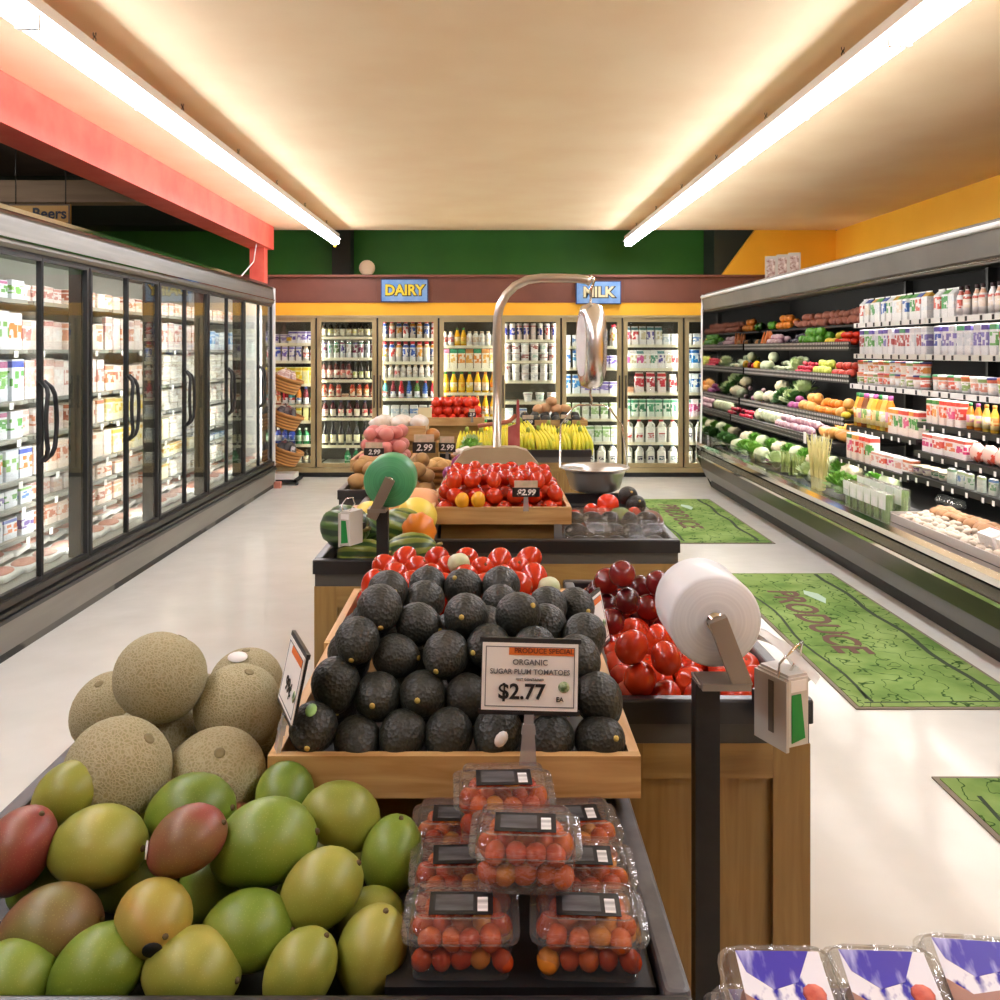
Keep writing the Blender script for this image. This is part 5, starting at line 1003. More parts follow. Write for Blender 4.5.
# tomato kinds
M_tom = mat('red_tomato', 'b82a12', .2, c2='c8441c', nscale=7, rnd=['ffffff', 'fff0e0', 'f0c8c0', 'ffe8d0', 'ffffff'], spec=.6)
tstar = MB()
for k in range(5):
    a = 2 * math.pi * k / 5; tstar.add([(0, 0, .031), (.006 * math.cos(a + .6), .006 * math.sin(a + .6), .033), (.02 * math.cos(a), .02 * math.sin(a), .0335), (.006 * math.cos(a - .6), .006 * math.sin(a - .6), .033)], [(0, 1, 2, 3)])
kind('tom', 'tomato', 'tomato', MB().blob(wob(.038, .038, .033, .03, 3, 5, .2), 20, 14).mesh('tomato', M_tom), (('stem_scar', MB().lathe([(.005, .0), (.004, .002), (.001, .0025)], 8, 0, Matrix.Translation((0, 0, .026))).mesh('stem_scar', mat('tomato_scar', '7a4a1c', .7)), None),))
kind('roma', 'plum_tomato', 'tomato', MB().blob(lambda d: Vector((d.x * .032, d.y * .032, d.z * .039 * (1 - .05 * d.z))), 18, 12).mesh('plum_tomato', M_tom), (('stem_scar', MB().lathe([(.005, .0), (.004, .002), (.001, .0025)], 8, 0, Matrix.Translation((0, 0, .0355))).mesh('stem_scar', MATS['tomato_scar']), None),))
M_plum = mat('plum_skin', '5a1218', .25, c2='8a2420', nscale=6, rnd=['ffffff', 'd0a0b0', 'ffd8c0', 'b090a8'], spec=.6)
kind('plum', 'plum', 'plum', MB().blob(wob(.034, .034, .032, .02, 2, 7, .15), 18, 12).mesh('plum', M_plum), ())
def heap(key, x0, x1, y0, y1, z, sp, layers, label, group, sc=1., tilt=1.2, shrink=.5, back=0., lift=.78, first=0, jit=.006):
    vs_ = KIND[key][2].vertices; r = sc * sum(max(v_.co[a_] for v_ in vs_) - min(v_.co[a_] for v_ in vs_) for a_ in range(3)) / 6
    rm = sc * max(max(v_.co[a_] for v_ in vs_) for a_ in range(3)); r = .5 * (r + rm)
    L = []
    for L_ in range(layers):
        off = sp * shrink * L_; nx = max(1, int((x1 - x0 - 2 * off) / sp + .3)); ny = max(1, int((y1 - y0 - off - back * L_) / sp + .3))
        for j in range(ny):
            for i in range(nx):
                L.append((Vector(((x0 + x1) / 2 + (i - (nx - 1) / 2 + (.25 if (j + L_) % 2 else -.25) * (nx > 1)) * ((x1 - x0 - 2 * off) / nx) + random.uniform(-jit, jit), y0 + off + back * L_ + (j + .5) * sp + random.uniform(-jit, jit), z + sp * .48 + L_ * sp * lift + random.uniform(0, jit))), i, j, L_))
    pts = [a_[0] for a_ in L]
    for _ in range(12):
        pts = relax(pts, [r] * len(pts), 3, 1., z)
        for p_ in pts: p_.x = max(x0 + rm, min(x1 - rm, p_.x)); p_.y = max(y0 + rm, min(y1 - rm, p_.y))
    for p_, (_, i, j, L_) in zip(pts, L):
        up = Vector((random.uniform(-1, 1), random.uniform(-1, .6), random.uniform(-.2, 1))).normalized(); q = up.to_track_quat('Z', 'Y').to_euler()
        spawn(key, p_, '%s, %s from left, %s row, %s layer, %s' % (label, ORD[i], ORD[j], ('bottom', 'second', 'third', 'fourth', 'fifth')[L_], group), group, tuple(q), sc * random.uniform(.94, 1.04))
heap('roma', -.31, .175, 1.885, 2.27, .90, .08, 3, 'red plum tomato', 'second wooden crate', .95, back=.0, shrink=.3, lift=.62)
# pale tomatoes/fruit on top of that crate
for i, (px, py) in enumerate(((459, 560), (549, 584))): spawn('cabb', P(px, py + 4, 2.02 if i else 2.08), 'small cream coloured fruit among the red tomatoes, the %s one' % ('left', 'right')[i], None, (0, 0, 0), .33)
# tomatoes and plums on the right table
tl = [(609, 645, 27), (631, 638, 27), (648, 624, 25), (626, 622, 24), (660, 645, 30), (633, 663, 35), (668, 667, 30), (643, 688, 34), (681, 684, 36), (617, 682, 28), (690, 655, 28), (705, 668, 30), (612, 660, 26), (655, 690, 26), (715, 688, 28), (735, 690, 26), (684, 640, 26), (750, 688, 24), (600, 668, 28), (648, 655, 28)]
pl_ = [(623, 580, 27), (589, 584, 26), (624, 598, 27), (611, 618, 27), (645, 604, 25), (606, 594, 24), (655, 592, 25), (594, 604, 26), (634, 613, 25), (570, 592, 24), (668, 606, 25), (640, 588, 24), (600, 620, 24), (655, 610, 24)]
S = [(P(a, b_, .069 * 900 / s_), .035, 'tom', i) for i, (a, b_, s_) in enumerate(sorted(tl, key=lambda t: -t[1]))] + [(P(a, b_, .065 * 900 / s_), .033, 'plum', i) for i, (a, b_, s_) in enumerate(sorted(pl_, key=lambda t: -t[1]))]
for x in range(5):
    for y in range(9): S.append((Vector((.295 + x * .075, 1.87 + y * .095, .80 + .036)), .034, 'tom' if y < 5 else 'plum', 100 + x + 5 * y))
sp_ = relax([s_[0] for s_ in S], [s_[1] * 1.08 for s_ in S], 80, .45, .80)
for (p0, r_, k, i), p in zip(S, sp_):
    p.x = max(.3, min(.588, p.x)); p.y = max(1.868, min(2.69, p.y))
    nm = 'round red tomato' if k == 'tom' else 'dark red plum'
    if i >= 100: lb = '%s in the bottom layer, %s from left, %s row, right table' % (nm, ORD[(i - 100) % 5], ORD[(i - 100) // 5])
    else: lb = '%s on the right table heap, %s counting up from the front' % (nm, ORD[i])
    up = Vector((random.uniform(-1, 1), random.uniform(-.8, .8), random.uniform(-.2, 1))).normalized()
    spawn(k, p, lb, '%ss on the right table' % nm, tuple(up.to_track_quat('Z', 'Y').to_euler()), random.uniform(.93, 1.02))
# ------------------------------------------------------------------ clear boxes of cherry tomatoes
BW, BD, BH = .128, .092, .068
tb = MB()
def shell(mb, rings, n_open=True):
    """rings of rounded rectangles (hx, hy, z)"""
    o0 = len(mb.v); n = 16
    for hx, hy, z in rings:
        r = min(hx, hy) * .3; k = 0
        for cx, cy, a0 in ((1, 1, 0), (-1, 1, 90), (-1, -1, 180), (1, -1, 270)):
            for q in range(4): a = R(a0 + 30 * q); mb.v.append((cx * (hx - r) + r * math.cos(a), cy * (hy - r) + r * math.sin(a), z))
    for i in range(len(rings) - 1):
        for k in range(n): mb.f.append((o0 + i * n + k, o0 + i * n + (k + 1) % n, o0 + (i + 1) * n + (k + 1) % n, o0 + (i + 1) * n + k)); mb.m.append(0); mb.sm.append(False)
    return o0, n
o0, n = shell(tb, [(BW / 2 - .008, BD / 2 - .007, 0), (BW / 2 - .004, BD / 2 - .003, .044), (BW / 2 + .003, BD / 2 + .003, .045), (BW / 2 + .003, BD / 2 + .003, .048)])
tb.f.append(tuple(range(o0, o0 + n))[::-1]); tb.m.append(0); tb.sm.append(False)
ld_ = MB(); o0, n = shell(ld_, [(BW / 2 + .004, BD / 2 + .004, .049), (BW / 2 + .004, BD / 2 + .004, .053), (BW / 2 - .004, BD / 2 - .003, .054), (BW / 2 - .010, BD / 2 - .008, BH), (BW / 2 - .013, BD / 2 - .011, BH + .001), (BW / 2 - .013, BD / 2 - .011, BH - .001)])
ld_.f.append(tuple(range(o0 + 5 * n, o0 + 6 * n))); ld_.m.append(0); ld_.sm.append(False)
lab_ = MB().box(-.037, .037, -.031, .012, BH + .0015, BH + .0022); lg = MB().box(-.03, .014, -.024, .006, BH + .0022, BH + .0026); bc = MB().box(.019, .031, -.026, .0, BH + .0024, BH + .003)
M_lgrey = mat('label_print', '2a2a2c', .35, c2='6c6e72', nscale=40, stretch=(.3, 1.2, 1)); M_bar = mat('barcode', 'f0f0ee', .5, c2='aaaaaa', nscale=90, stretch=(.02, 1, 1))
kind('tbox', 'tomato_box', 'box', tb.mesh('tomato_box', M_clam), (('lid', ld_.mesh('lid', M_clam), None), ('label', lab_.mesh('label', mat('black_label', '121214', .35)), 'black label on the lid'), ('label_print', lg.mesh('label_print', M_lgrey), None), ('barcode', bc.mesh('barcode', M_bar), 'white barcode')))
fruit('cherry', 'cherry_tomato', 'cherry tomato', lambda d: Vector((d.x * .0125, d.y * .0125, d.z * .0148)), mat('cherry_skin', 'ffffff', .2, c2='f0d8d0', nscale=30, rnd=['c8501c', 'd4621e', 'be3c16', 'd88a2c', 'b84018', 'cc5a20', 'c04a20']), 12, 8)
bx_ = [(-.03, 1.058, .846, 0, 'front left'), (.118, 1.056, .846, -3, 'front right'), (-.032, 1.16, .846, 2, 'middle left'), (.122, 1.158, .846, -2, 'middle right'), (-.038, 1.262, .846, 0, 'back left'), (.118, 1.262, .846, 4, 'back right'),
       (.047, 1.10, .846 + BH + .004, -3, 'top front'), (.022, 1.215, .846 + BH + .004, 2, 'top back')]
for x, y, z, a, nm in bx_:
    spawn('tbox', (x, y, z), 'clear plastic box of cherry tomatoes with black label, %s of the pile' % nm, 'boxes of cherry tomatoes', (0, 0, R(a)))
    M4 = Matrix.Translation((x, y, z)) @ Matrix.Rotation(R(a), 4, 'Z')
    for L_ in range(2):
        for j in range(3):
            for i in range(4 if (j + L_) % 2 else 5):
                nn = 4 if (j + L_) % 2 else 5
                p = M4 @ Vector(((i - (nn - 1) / 2) * .0232, (j - 1) * .0262, .0155 + L_ * .0235 + random.uniform(-.001, .003))) + Vector((random.uniform(-.002, .002), random.uniform(-.002, .002), 0))
                spawn('cherry', p, 'small orange-red cherry tomato inside the %s clear box' % nm, 'cherry tomatoes in the %s box' % nm, (random.uniform(0, 3), random.uniform(0, 3), 0), random.uniform(.9, 1.08))
# ------------------------------------------------------------------ berry packs, bottom right
bb_ = MB(); o0, n = shell(bb_, [(.05, .055, 0), (.054, .059, .028), (.057, .062, .029), (.057, .062, .032), (.053, .058, .033), (.048, .053, .044), (.046, .051, .044)])
bb_.f.append(tuple(range(o0, o0 + n))[::-1]); bb_.m.append(0); bb_.sm.append(False); bb_.f.append(tuple(range(o0 + 6 * n, o0 + 7 * n))); bb_.m.append(0); bb_.sm.append(False)
def blab(name, base): 
    m = printed(name, base, ['4038a8', '5048b8', '3a48b0'], ['e8e8f0', 'c8d0e8'], .3, (.2, .8), text=None); return m
M_bl1 = mat('berry_label', 'e6e8f0', .25, c2='3a34a0', nscale=22, nrange=(.5, .56), stretch=(1.5, .8, 1)); M_bl2 = mat('berry_label_tan', '9a7264', .3, c2='c88a74', nscale=18, nrange=(.48, .56))
bl_ = MB().prism([(-.04, -.045), (.04, -.045), (.04, .045), (-.04, .045)], .0445, .0452, 'z')
bl2 = MB().prism([(-.04, -.045), (.04, -.045), (.02, -.005), (-.02, -.015), (-.04, .0)], .0452, .0457, 'z')
bl4 = MB().prism([(-.04, .045), (.03, .045), (.012, .012), (-.012, .004), (-.034, .022)], .0452, .0456, 'z')
bl3 = MB().lathe([(.011, .0452), (.009, .047), (.001, .0475)], 10, 0, Matrix.Translation((.024, .0, 0)))
def berf(d): return Vector((d.x * .044, d.y * .049, .016 + d.z * .015 * (1 + .2 * math.sin(d.x * 22) * math.sin(d.y * 22))))
M_berr = mat('berry_red', '5a1420', .4, c2='8a2a30', nscale=30)
kind('bpack', 'berry_pack', 'berries', bb_.mesh('berry_pack', M_clam), (('label', bl_.mesh('label', M_bl1), 'white and violet-blue label'), ('label_panel', bl4.mesh('label_panel', mat('berry_violet', '3e34a0', .3, c2='a8a8d8', nscale=30, nrange=(.45, .6), stretch=(2, .5, 1))), 'violet-blue part of the label'), ('label_panel', bl2.mesh('label_panel', M_bl2), 'brown lower part of the label'), ('label_picture', bl3.mesh('label_picture', mat('berry_picture', 'd8745a', .5, c2='a83c30', nscale=60)), None), ('berries', MB().blob(berf, 24, 12).mesh('berries', M_berr), 'dark red berries')))
for i, (x, y, a, nm) in enumerate(((.29, .93, -4, 'left'), (.392, .93, -6, 'middle'), (.492, .945, -10, 'right'))):
    for k in range(3):
        t = Euler((R(14), R(-2), R(a))); base = Vector((x - .006 * (2 - k), y - .05, .80 - .004)); up = t.to_matrix() @ Vector((0, 0, 1))
        spawn('bpack', base + up * (k * .0475 + .028), 'clear berry pack with blue-white label, %s in the %s stack' % (('bottom', 'middle', 'top')[k], nm), 'berry packs', tuple(t))
solo('pack_wedge', MB().prism([(.82, .80), (.985 - .03, .80), (.985 - .03, .83)], .245, .56, 'x'), 'black wedge under the berry packs', 'wedge', M_blackm)
# ------------------------------------------------------------------ price signs
def price_sign(loc, rot, w_, h, label, lines=None, back=False, post=.06):
    t = thing('price_sign', loc, label, 'price sign', None, rot)
    part(t, 'holder', MB().box(-w_ / 2, w_ / 2, .0, .004, 0, h).box(-w_ / 2 - .003, w_ / 2 + .003, -.001, .005, -.003, .004).box(-w_ / 2 - .003, w_ / 2 + .003, -.001, .005, h - .004, h + .003), M_black, loc=(0, 0, 0))
    part(t, 'card', MB().box(-w_ / 2 + .001, w_ / 2 - .001, -.002, 0, .004, h - .004), M_paper, loc=(0, 0, 0))
    part(t, 'border', MB().box(-w_ / 2 + .006, w_ / 2 - .006, -.0025, -.002, .009, .0103).box(-w_ / 2 + .006, w_ / 2 - .006, -.0025, -.002, h - .0103, h - .009).box(-w_ / 2 + .006, -w_ / 2 + .0073, -.0025, -.002, .0103, h - .0103).box(w_ / 2 - .0073, w_ / 2 - .006, -.0025, -.002, .0103, h - .0103), M_gink, loc=(0, 0, 0))
    part(t, 'banner', MB().box(-w_ * .22, w_ / 2 - .0075, -.003, -.002, h * .80, h - .0105), M_orange, loc=(0, 0, 0))
    for s, sz, x, z, m, bo in (lines or []): part(t, 'lettering', text_mesh(s, sz, m, bo), loc=(x, -.0034, z), rot=(R(90), 0, 0))
    lf = MB().lathe([(.0085, 0), (.0085, .0006), (.001, .0007)], 14, 0, Matrix.Translation((w_ * .35, -.0021, h * .37)) @ Matrix.Rotation(R(90), 4, 'X')); part(t, 'leaf_emblem', lf, mat('pale_green_print', 'b4c8a4', .6, c2='5a7a48', nscale=70, nrange=(.5, .6)), loc=(0, 0, 0))
    part(t, 'clip', MB().box(-.007, .007, -.003, .006, -.016, -.002).prism([(-.011, -.03), (.011, -.03), (.009, -.016), (-.009, -.016)], -.004, .004).prism([(-.009, -.03), (.009, -.03), (.013, -.03 - post), (-.013, -.03 - post)], -.003, .003), M_clip, loc=(0, 0, 0)); return t
W_, H_ = .145, .106; Y_ = 1.338
p = P(529, 713, Y_)
price_sign(p, (R(-4), R(1.5), 0), W_, H_, 'white price sign for sugar plum tomatoes at $2.77, in front of the avocados',
           [('PRODUCE SPECIAL', .0105, W_ * .14, H_ * .86, mat('brown_ink', '6a3018', .6), .0001), ('ORGANIC', .0115, 0, H_ * .70, M_gink, .0001), ('SUGAR PLUM TOMATOES', .0104, .0, H_ * .57, M_gink, .0001), ('PINT CONTAINER', .0052, 0, H_ * .465, M_gink, 0), ('$2.77', .031, -.012, H_ * .29, M_ink, .0007), ('EA', .0095, W_ * .31, H_ * .2, M_ink, .0002)], post=.045)
p = P(285, 713, 1.37); price_sign(p, (R(-12), 0, R(-68)), .12, .105, 'white and orange price sign seen at an angle beside the melons', [('99¢', .03, 0, .04, M_ink, .0005)], post=.03)
p = P(601, 648, 1.83); price_sign(p, (R(-12), 0, R(66)), .12, .105, 'white and orange price sign seen at an angle in front of the plums', [], post=.03)
def black_sign(px, py, Y, label, price, w_=.10, h=.06, post=.05, yaw=0):
    t = thing('price_sign', P(px, py, Y), label, 'price sign', None, (0, 0, R(yaw)))
    part(t, 'board', MB().box(-w_ / 2, w_ / 2, 0, .004, 0, h * .58), M_black, loc=(0, 0, 0)); part(t, 'card', MB().box(-w_ / 2 + .008, w_ / 2 - .008, 0, .004, h * .58, h), mat('tan_card', 'b8ae90', .6, c2='d8c0a8', nscale=30), loc=(0, 0, 0))
    part(t, 'lettering', text_mesh(price, h * .5, M_paper, .001, shear=.2), loc=(0, -.002, h * .28), rot=(R(90), 0, 0)); part(t, 'clip', MB().prism([(-.008, 0), (.008, 0), (.011, -post), (-.011, -post)], 0, .004), M_clip, loc=(0, 0, 0)); return t
black_sign(526, 497, 3.44, 'black price sign reading $2.99 on the middle tomato crate', '$2.99', .105, .062, .055)
# ------------------------------------------------------------------ bag rolls
def bag_roll(pxy, Y, r, ln, m, armdir, label, slabel, post_px, post_w, post_top, boxes, boxloc, brot, bsc):
    c = P(*pxy, Y)
    t = thing('bag_stand', (post_px, Y + .02, 0), slabel, 'bag stand')
    part(t, 'post', MB().box(post_px - post_w / 2, post_px + post_w / 2, Y - .0, Y + .035, 0, post_top), M_blackm)
    part(t, 'top_plate', MB().box(post_px - post_w / 2 + .002, post_px + post_w / 2 - .002, Y - .02, Y + .045, post_top, post_top + .006), mat('brushed_steel', 'a39c94', .35, .8))
    e = Vector((c.x + armdir[0], Y - .018, c.z + armdir[1])); d = e - Vector((c.x, Y - .018, c.z)); q = Vector((-d.z, 0, d.x)).normalized() * .017
    a = Vector((c.x, Y - .022, c.z)) - d * .12; pts = [a - q, a + q, e + q, e - q]
    ar = MB(); vs = [v_ + Vector((0, s_, 0)) for s_ in (-.014, .006) for v_ in pts]; ar.add(vs, [(0, 1, 2, 3), (7, 6, 5, 4), (0, 4, 5, 1), (1, 5, 6, 2), (2, 6, 7, 3), (3, 7, 4, 0)]); part(t, 'arm', ar, mat('brushed_brown_steel', 'a0958a', .32, .75))
    part(t, 'axle', MB().cyl((c.x, Y - .02, c.z), (c.x, Y + ln + .02, c.z), .0175, 14), M_chrome)
    lo = min(e.z, post_top + .008); part(t, 'bracket', MB().box(post_px - post_w / 2 + .004 if e.x > post_px else e.x - .012, max(post_px + post_w / 2 - .004, e.x + .012), Y - .035, Y + .03, post_top - .0, post_top + .012), mat('brushed_steel', 'a39c94', .35, .8))
    rb = MB().lathe([(.018, 0), (r * .93, 0), (r, .008), (r, ln - .008), (r * .93, ln), (.018, ln)], 40, cap=False); rb.lathe([(.018, 0), (.018, ln)], 16, cap=False)
    for k in range(3): pass
    roll = solo('bag_roll', rb, label, 'bag roll', m, loc=(c.x, Y, c.z), rot=(R(-90), 0, 0)); 
    bx = thing('tie_dispenser', boxloc, boxes, 'dispenser', 'tie dispensers', (0, 0, R(brot))); bx.scale = (bsc,) * 3
    part(bx, 'case', MB().box(-.028, .028, -.05, .05, -.09, .06).box(-.024, .03, -.045, .045, .06, .066), mat('dispenser_grey', 'cfccc4', .4), loc=(0, 0, 0))
    part(bx, 'side_plate', MB().box(-.036, -.028, -.052, .052, -.1, .055).box(-.038, -.036, -.012, .004, -.07, .045, 1), mat('dispenser_plate', 'bcb8ae', .45), mat('slot_brown', '5a544a', .6), loc=(0, 0, 0))
    part(bx, 'green_label', MB().prism([(-.02, -.082), (.018, -.075), (.006, .024), (-.02, .024)], -.052, -.0505), mat('label_green', '18883a', .4), loc=(0, 0, 0))
    part(bx, 'label', MB().box(-.022, .022, -.0515, -.0502, .03, .055), M_paper, loc=(0, 0, 0))
    part(bx, 'wire_loop', MB().tube([(-.03, -.02, .055), (-.035, -.03, .09), (-.0, -.04, .125), (.03, -.03, .13), (.035, -.02, .1), (.0, -.02, .06)], .003, 6), M_chrome, loc=(0, 0, 0))
    part(bx, 'bracket', MB().box(-.028, .03, .05, .07, -.03, .0), M_black, loc=(0, 0, 0))
    return roll
def rollmat(name, c, c2):
    m, nt, b, out = new_mat(name); L = nt.links; v = mapped(nt); sx_ = N(nt, 'ShaderNodeSeparateXYZ'); L.new(v, sx_.inputs[0]); cb = N(nt, 'ShaderNodeCombineXYZ'); L.new(sx_.outputs[0], cb.inputs[0]); L.new(sx_.outputs[1], cb.inputs[1]); le = N(nt, 'ShaderNodeVectorMath', operation='LENGTH'); L.new(cb.outputs[0], le.inputs[0])
    n = N(nt, 'ShaderNodeTexNoise', i_Scale=150., i_Detail=2.); n.noise_dimensions = '1D'; L.new(le.outputs['Value'], n.inputs['W']); r = ramp(nt, [(.35, c), (.65, c2)]); L.new(n.outputs[0], r.inputs[0]); L.new(r.outputs[0], b.inputs['Base Color']); b.inputs['Roughness'].default_value = .4; return m
bag_roll((716, 622), 1.63, .084, .15, rollmat('white_roll', 'e4e9ec', 'dadfe3'), (.042, -.108), 'white roll of produce bags above the right table', 'black post with steel arm carrying the white bag roll', .4, .044, .955, 'grey twist-tie dispenser with green label hung on the right table corner', (.568, 1.73, .893), 24, .85)
bag_roll((389, 482), 2.962, .085, .13, rollmat('green_roll', '4a9a68', '3f8c5c'), (-.055, -.115), 'green roll of produce bags above the squash', 'black post with steel arm carrying the green bag roll', -.345, .038, 1.03, 'small grey twist-tie dispenser with green label above the green squash', (-.44, 2.92, .995), -28, .7)
tail = MB(); vs = []
for i in range(6):
    for j in range(6):
        u, v_ = i / 5, j / 5; vs.append(Vector((.12 * u + .01 * math.sin(v_ * 7), -.02 + .06 * v_ + .012 * math.sin(u * 9 + v_ * 4), -.1 * u * u - .02 * math.sin(v_ * 5 + u * 3) - .02 * v_)))
tail.add(vs, [(i * 6 + j, i * 6 + j + 1, i * 6 + j + 7, i * 6 + j + 6) for i in range(5) for j in range(5)], 0, True)
solo('loose_bag', tail, 'crumpled end of a white bag hanging off the white roll', 'bag', glass('bag_film', 'f4f4f2', .2, 2.0, .55), loc=P(750, 628, 1.72))
# ------------------------------------------------------------------ squash table
def ribbed(rx, ry, rz, n, dep, ax='x'):
    def fn(d):
        a = math.atan2(d.y, d.z); k = 1 - dep * (.5 + .5 * math.cos(n * a)) * (1 - d.x ** 2)
        return Vector((d.x * rx, d.y * ry * k, d.z * rz * k))
    return fn
def stripe(name, a, c, n_, rough=.35):
    m, nt, b, out = new_mat(name); L = nt.links; v = mapped(nt); sx_ = N(nt, 'ShaderNodeSeparateXYZ'); L.new(v, sx_.inputs[0]); at = N(nt, 'ShaderNodeMath', operation='ARCTAN2'); L.new(sx_.outputs[1], at.inputs[0]); L.new(sx_.outputs[2], at.inputs[1]); mu = N(nt, 'ShaderNodeMath', operation='MULTIPLY'); mu.inputs[1].default_value = n_; L.new(at.outputs[0], mu.inputs[0]); co = N(nt, 'ShaderNodeMath', operation='COSINE'); L.new(mu.outputs[0], co.inputs[0])
    n = N(nt, 'ShaderNodeTexNoise', i_Scale=25., i_Detail=3.); L.new(v, n.inputs['Vector']); ad = N(nt, 'ShaderNodeMath', operation='ADD'); L.new(co.outputs[0], ad.inputs[0]); L.new(n.outputs[0], ad.inputs[1]); r = ramp(nt, [(.35, a), (1.0, c)]); L.new(ad.outputs[0], r.inputs[0]); L.new(r.outputs[0], b.inputs['Base Color']); b.inputs['Roughness'].default_value = rough; return m
M_acg = stripe('acorn_green', '4a6630', '22381e', 9); M_del = stripe('delicata', '7c8636', '2f4a20', 8); M_acc = stripe('carnival', '4f7a3c', '2c4a24', 10)
acst = MB().cyl((.085, 0, 0), (.115, .0, .01), .009, 8, 0, .006).mesh('stem', mat('squash_stem', '8a7a48', .8))
kind('acorn', 'acorn_squash', 'squash', MB().blob(ribbed(.09, .078, .075, 9, .2), 36, 14).mesh('acorn_squash', M_acg), (('stem', acst, None),))
kind('deli', 'striped_squash', 'squash', MB().blob(ribbed(.095, .064, .06, 8, .2), 32, 14).mesh('striped_squash', M_del), (('stem', acst, None),))
kind('spag', 'yellow_squash', 'squash', MB().blob(wob(.09, .075, .075, .02), 24, 14).mesh('yellow_squash', mat('yellow_squash_skin', 'ecd860', .4, c2='e4cc4c', nscale=6)), (('stem', acst, None),))
kind('pumpk', 'orange_gourd', 'squash', MB().blob(ribbed(.07, .07, .075, 9, .1), 36, 14).mesh('orange_gourd', mat('orange_gourd_skin', 'e88a24', .35, c2='d87018', nscale=7)), (('stem', acst.copy(), None),))
kind('buttn', 'butternut_squash', 'squash', MB().blob(wob(.11, .07, .07, .03), 24, 14).mesh('butternut_squash', mat('pale_butternut', 'e8b890', .5, c2='e0a878', nscale=5)), (('stem', acst, None),))
for k, px, py, Y, sc, yaw, lb in (('acorn', 345, 527, 3.13, 1.05, 35, 'dark green acorn squash at the left rim of the table'), ('deli', 404, 527, 3.28, 1.12, 30, 'large striped green squash behind the black post'), ('deli', 362, 554, 3.1, .95, 15, 'flat green and orange striped squash at the front rim'), ('deli', 410, 550, 3.12, 1.0, 5, 'long dark striped squash at the front right rim'), ('spag', 417, 517, 3.4, 1.0, 70, 'pale yellow round squash behind the striped ones'), ('pumpk', 419, 531, 3.22, .92, 90, 'orange ribbed gourd beside the tomato crate'), ('spag', 372, 516, 3.5, .8, 20, 'small yellow squash under the green roll'),
                               ('buttn', 413, 505, 3.62, 1.0, 15, 'pinkish butternut squash at the back of the squash heap'), ('buttn', 428, 503, 3.85, .9, 60, 'second pinkish butternut farther back by the crate'), ('spag', 388, 509, 3.7, .85, 10, 'yellow squash half behind the steel arm'), ('acorn', 372, 530, 3.35, .95, 60, 'green acorn squash between dispenser and post'), ('buttn', 360, 520, 3.8, .9, 0, 'tan butternut squash behind the acorn squash'), ('deli', 352, 560, 3.28, .9, 60, 'striped squash low in the tray under the acorn squash'), ('acorn', 400, 558, 3.3, .9, 10, 'green squash low in the tray under the striped one'), ('buttn', 380, 540, 3.6, .9, 90, 'tan squash low in the middle of the squash tray')):
    p = P(px, py, Y); p.z = max(p.z, .80 + .05 * sc); spawn(k, p, lb, None, (R(random.uniform(-20, 20)), R(random.uniform(-10, 12)), R(-yaw)), sc)
# ------------------------------------------------------------------ middle table: tomatoes, eggplant packs
heap('roma', -.2, .305, 3.478, 3.93, .90, .08, 3, 'red plum tomato', 'middle wooden crate', .98, shrink=.3, lift=.6)
for i, (px, py, Y) in enumerate(((462, 503, 3.5), (478, 502, 3.5))): spawn('lime', P(px, py - 2, Y - .02), 'small yellow-orange tomato in the middle crate front, the %s one' % ('left', 'right')[i], None, (0, 0, 0), .8, [mat('yellow_tomato', 'e8a82c', .25)])
ebm = MB(); o0, n = shell(ebm, [(.05, .035, 0), (.055, .04, .04), (.05, .035, .055), (.048, .033, .055)]); ebm.f.append(tuple(range(o0 + 3 * n, o0 + 4 * n))); ebm.m.append(0); ebm.sm.append(False)
M_dark = mat('dark_berries', '17151a', .3, c2='9a948c', nscale=34, nrange=(.52, .66)); M_clam2 = glass('thin_clear_plastic', 'f4f4f2', .05, 1.6, .02, .5)
kind('epack', 'clear_fruit_pack', 'pack', ebm.mesh('clear_fruit_pack', M_clam2), (('contents', MB().blob(lambda d: Vector((d.x * .046, d.y * .032, .026 + d.z * .024)), 14, 8).mesh('contents', M_dark), 'dark small fruit'),))
c_ = 0
for j in range(3):
    for i in range(5):
        x = .345 + i * .072; y = 3.40 + j * .095
        spawn('epack', (x, y, .80 + .02 + j * .028), 'clear pack of dark fruit, %s from left, %s row, middle table' % (ORD[i], ORD[j]), 'clear fruit packs', (R(52), 0, R(random.uniform(-15, 15))), .95)
for i, (px, py, Y, k, lb) in enumerate(((608, 504, 3.72, 'tomr', 'large red tomato above the clear packs'), (604, 515, 3.66, 'tomr', 'smaller red tomato above the clear packs'), (620, 517, 3.6, 'mangoX', 'green-red mango lying on the clear packs'), (634, 516, 3.68, 'tomr', 'red tomato right of the green-red mango'), (650, 520, 3.62, 'mangoX', 'red mango by the right tray rim'), (628, 496, 3.95, 'avoX', 'dark avocado at the back right of the middle table'), (636, 505, 3.9, 'avoX', 'dark avocado just in front of another one'), (640, 524, 3.72, 'tomr', 'red fruit low beside the right rim'), (592, 512, 3.75, 'tomr', 'red tomato next to the steel pan'), (622, 522, 3.8, 'tomr', 'red tomato hidden under the mango'), (635, 512, 4.1, 'avoX', 'dark avocado hidden behind the others'))):
    p = P(px, py, Y); sc = 1.1
    if k == 'mangoX': spawn('mango', p, lb, None, (0, 0, R(-20 + 30 * (i % 2))), .9, [MG['g' if i == 2 else 'r']])
    elif k == 'avoX': spawn('avo', p, lb, None, (R(60), R(20), 0), 1.25)
    else: spawn(k, p, lb, None, (R(20), R(30 * i), 0), 1.35 if i == 0 else 1.1)
